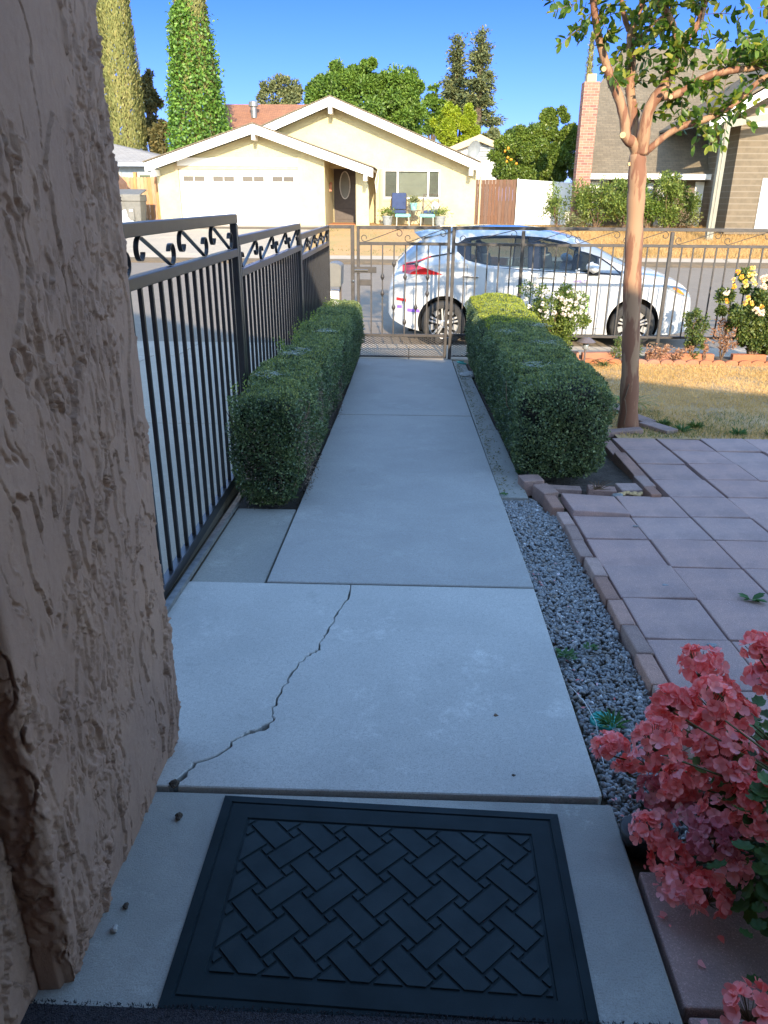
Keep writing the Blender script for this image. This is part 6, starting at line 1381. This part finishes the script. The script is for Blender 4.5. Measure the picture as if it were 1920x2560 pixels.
# cypresses
def cypress(pxl,pxr,pyt,pyb,y,n,label,seed,ivy=None,topw=.35,L=.20,zt=None):
    r=np.random.default_rng(seed); cxp=(pxl+pxr)/2; x=hp(cxp,pyb,y)[0]; zb=z0; zt=zt or hp(cxp,pyt,y)[2]; W=(hp(pxr,pyb,y)[0]-hp(pxl,pyb,y)[0])/2
    t=thing('cypress',(x,y,zb),label,'cypress'); b=MB(); b.tube([(x,y,zb-.2),(x,y,zt*.9)],[.3,.08],8); b.build('trunk','bark_dark',t)
    def rad_(f): return W*np.clip(np.minimum(1,.80+f*1.2)*(1-(1-topw)*f)*np.minimum(1,(1-f)*6)**.5,0.02,1)
    f=r.random(n)**.9; a=r.random(n)*2*pi; lump=1+.22*(fbm(a*2.6,f*16,seed,4)-.5)*2; q=(1-r.random(n)**2*.30)
    R=rad_(f)*lump*q; P=np.stack([x+np.cos(a)*R,y+np.sin(a)*R,zb+(zt-zb)*f],1); Nn=np.stack([np.cos(a),np.sin(a),0*a],1); D=unit(Nn*.45+np.array([0,0,1.])+r.normal(size=(n,3))*.25)
    scatter('foliage','leaf_cypress',P,D,Nn+r.normal(size=(n,3))*.3,r.uniform(L*.6,L*1.3,n),L*.28,T_DIA,t,rnd=np.clip(.5*fbm(a*3,f*16,seed+4,3)+.5*r.random(n),0,1))
    if ivy:
        m_=ivy; f=r.random(m_)**1.0*.62; a=r.random(m_)*2*pi; keep=(fbm(a*1.6,f*6,seed+9,3)+.35*(.5-f)*1.6>.40)|(f<.33); f,a=f[keep],a[keep]; m_=len(f)
        R=rad_(f)*(1.0+.34*fbm(a*3,f*14,seed+5,3)*np.clip(1.2-f*1.2,0,1)); P=np.stack([x+np.cos(a)*R,y+np.sin(a)*R,zb+(zt-zb)*f],1); Nn=np.stack([np.cos(a),np.sin(a),0*a+.4],1)
        scatter('ivy','leaf_ivy',P+r.normal(size=(m_,3))*.12,unit(Nn*.5+r.normal(size=(m_,3))*.7-np.array([0,0,.3])),Nn+r.normal(size=(m_,3))*.5,r.uniform(.10,.20,m_),.12,T_OVAL,t)
    return t
cypress(203,262,0,330,46,24000,'tall olive cypress partly hidden by the stucco wall',21,topw=.5,zt=17)
cypress(240,322,0,330,44,42000,'tall olive cypress next to the wall, full height in view',22,topw=.45,zt=17)
cypress(372,494,0,330,42,30000,'tall cypress with its lower half smothered in bright green ivy',23,ivy=17000,topw=.16,zt=15.5)
cypress(1251,1276,75,250,44,1600,'slim dark cypress rising behind the brick chimney',24,topw=.2)
def redwood(px,pyt,pyb,y,wpx,n,label,seed):
    r=np.random.default_rng(seed); x=hp(px,pyb,y)[0]; zt=hp(px,pyt,y)[2]; W=(hp(px+wpx/2,200,y)[0]-hp(px-wpx/2,200,y)[0])/2; t=thing('redwood',(x,y,z0),label,'conifer')
    b=MB(); b.tube([(x,y,z0),(x,y,zt)],[.45,.05],8)
    P=[];D=[];zz_=z0+6; ct=[]
    while zz_<zt-.3:
        f=(zz_-z0)/(zt-z0); Rm=W*(1.02-f)*2.3; Rm=min(Rm,W*1.9)*r.uniform(.65,1.1)
        for k in range(5):
            a=r.random()*2*pi; L=Rm*r.uniform(.6,1.1); tip=np.array([math.cos(a)*L,math.sin(a)*L,-.10*L+.35*L*f]); b.tube([(x,y,zz_),(x+tip[0],y+tip[1],zz_+tip[2])],[.06,.015],4)
            m_=int(230*L/W)+10; s=r.random(m_)**.7; pp=np.array([x,y,zz_])+tip[None]*s[:,None]+r.normal(size=(m_,3))*np.array([.22,.22,.13]); P.append(pp); D.append(np.tile(tip/L,(m_,1))+r.normal(size=(m_,3))*.6+np.array([0,0,-.3]))
        zz_+=.42*r.uniform(.7,1.3)
    b.build('trunk','bark_dark',t,fix=False); P=np.concatenate(P);D=np.concatenate(D); scatter('foliage','leaf_redwood',P,D,rdir(len(P))+np.array([0,0,.8]),r.uniform(.16,.38,len(P)),.11,T_DIA,t)
redwood(1031,54,300,64,86,0,'taller redwood conifer on the skyline, right of the pair',31); redwood(981,74,290,67,66,0,'shorter redwood conifer on the skyline, left of the pair',32)
# ================================================================== geraniums
gt=thing('geranium',(1.0,1.35,-.02),'big bush geranium with many coral-pink flower heads at the lower right','geranium','flowers')
heads=[(1515,1440,105,1.60),(1560,1500,75,1.62),(1590,1545,80,1.55),(1432,1545,72,1.66),(1475,1535,95,1.62),(1500,1590,105,1.52),(1425,1600,80,1.60),(1320,1617,76,1.62),(1360,1665,60,1.60),(1565,1625,120,1.46),(1480,1690,95,1.48),(1420,1715,85,1.52),(1520,1675,70,1.44),(1600,1700,95,1.42),(1590,1680,60,1.40),(1410,1800,95,1.42),(1500,1780,85,1.38),(1455,1860,90,1.36),(1545,1820,95,1.32),(1580,1880,70,1.28),(1470,1920,95,1.30),(1530,1935,80,1.26),(1640,1720,90,1.36),(1645,1405,80,1.62),(1655,1470,80,1.60),(1640,1790,70,1.3),(1625,2190,95,.98),(1655,1630,50,1.5),(1395,1640,60,1.56),(1540,1565,70,1.5)]
hpos=[]
for _k in range(9):
    heads.append((random.uniform(1400,1620),random.uniform(1500,1900),random.uniform(70,95),random.uniform(1.36,1.5)+.0))
rest_=[(.98,1.72,.40),(1.12,1.60,.46),(1.25,1.42,.42),(1.36,1.30,.34),(1.10,1.38,.50),(1.20,1.16,.38),(1.30,1.58,.36),(1.02,1.16,.36),(1.40,1.45,.28),(1.12,1.02,.26),(1.0,1.5,.47)]
heads+=[(0,0,85,1.4)]*len(rest_); n0_=len(heads)-len(rest_)
for i,(px,py,dm,y) in enumerate(heads):
    c=np.array(hp(px,py,y)) if i<n0_ else np.array(rest_[i-n0_]); R=dm*D_/F*2.0*.47; hpos.append((c,R)); old=(i in (11,16,18,43)); nf=44 if dm>70 else 26
    PP=[];DD=[];NN=[];rn=[];tone=random.random()
    fl=rdir(nf); fl[:,2]=np.where(fl[:,2]<-.35,-fl[:,2],fl[:,2]); st=MB()
    for d in fl:
        d=d/np.linalg.norm(d); ctr=c+d*R*random.uniform(.72,.98)*np.array([1,1,.85]); face=unit((d+RNG.normal(size=3)*.35+np.array([0,-.15,.2]))[None])[0]; u_=np.cross(face,RNG.normal(size=3)); u_/=np.linalg.norm(u_); v_=np.cross(face,u_); ftone=np.clip(tone*.5+random.random()*.5,0,1)
        st.tube([c-np.array([0,0,R*.5]),ctr-face*.004],.0009,3,cap=False)
        for k in range(5):
            a=2*pi*k/5+random.uniform(-.15,.15); dd=u_*math.cos(a)+v_*math.sin(a)+face*random.uniform(.1,.6); PP.append(ctr); DD.append(dd); NN.append(face-dd*.3); rn.append(ftone+random.uniform(-.12,.12))
    PP=np.array(PP);DD=np.array(DD);NN=np.array(NN)
    hd=scatter('flower_head','petal_faded' if old else 'petal_pink',PP,DD,NN,RNG.uniform(.014,.019,len(PP)),.0155,T_PETAL,gt,rnd=np.clip(np.array(rn),0,1)); st.build('pedicels','stem_green',hd,fix=False)
base_=np.array([1.02,1.38,0.0]); b=MB()
for c,R in hpos:
    mid=(c+base_)/2+np.array([.03,0,.07]); 
    b.tube([base_+RNG.normal(size=3)*np.array([.06,.06,.0]),mid,c-np.array([0,0,R*.5])],[.0045,.003,.0022],5,cap=False)
for k in range(30):
    a=random.random()*2*pi; r_=random.uniform(.1,.45); e=base_+np.array([math.cos(a)*r_,math.sin(a)*r_*.9,random.uniform(.08,.42)]); b.tube([base_+RNG.normal(size=3)*np.array([.1,.1,0]),(base_+e)/2+np.array([0,0,.08]),e],[.006,.004,.002],5,cap=False)
b.build('stems','stem_green',gt,fix=False)['kind']='stuff'
# round lobed leaves
n=900; P=[];
for k in range(n):
    a=random.random()*2*pi; r_=.50*math.sqrt(random.random()); h_=random.random(); P.append(base_+np.array([math.cos(a)*r_*(1-.3*h_),math.sin(a)*r_*(1-.3*h_),.04+.36*h_*(1-.5*r_)]))
P=np.array(P); P[:,0]=np.maximum(P[:,0],.70+.12*RNG.random(n)); a=np.linspace(0,2*pi,22)[:-1]; T=[[.5,0,-.10]]+[[.5+.5*math.cos(t)*(1+.09*math.cos(7*t)),.5*math.sin(t)*(1+.09*math.cos(7*t)),.06+.07*math.cos(7*t)] for t in a]
scatter('leaf','leaf_geranium',P,rdir(n)*np.array([1,1,.35]),np.array([[0,0,1.]]*n)+rdir(n)*.55,RNG.uniform(.026,.048,n),RNG.uniform(.03,.046,n),(np.array(T),[(0,i+1,(i+1)%21+1) for i in range(21)]),gt)['kind']='stuff'
for (x,y),lab in zip([(.66,1.16),(.60,1.28),(.62,1.05),(.72,1.22),(.80,1.02)],['pink petal farthest back on the dark paver beside the mat','small pink petal next to the porch edge','pink petal nearest the bottom of the picture on the dark paver','pink petal right under the flower heads','pink petal at the right of the dark paver']):
    o=scatter('fallen_petal','petal_pink',np.array([[x,y,-.016]]),rdir(1)*np.array([1,1,.1]),np.array([[0,0,1.]])+.05,.02,.018,T_PETAL); setp(o,lab,'petal',group='fallen petals on the dark pavers')
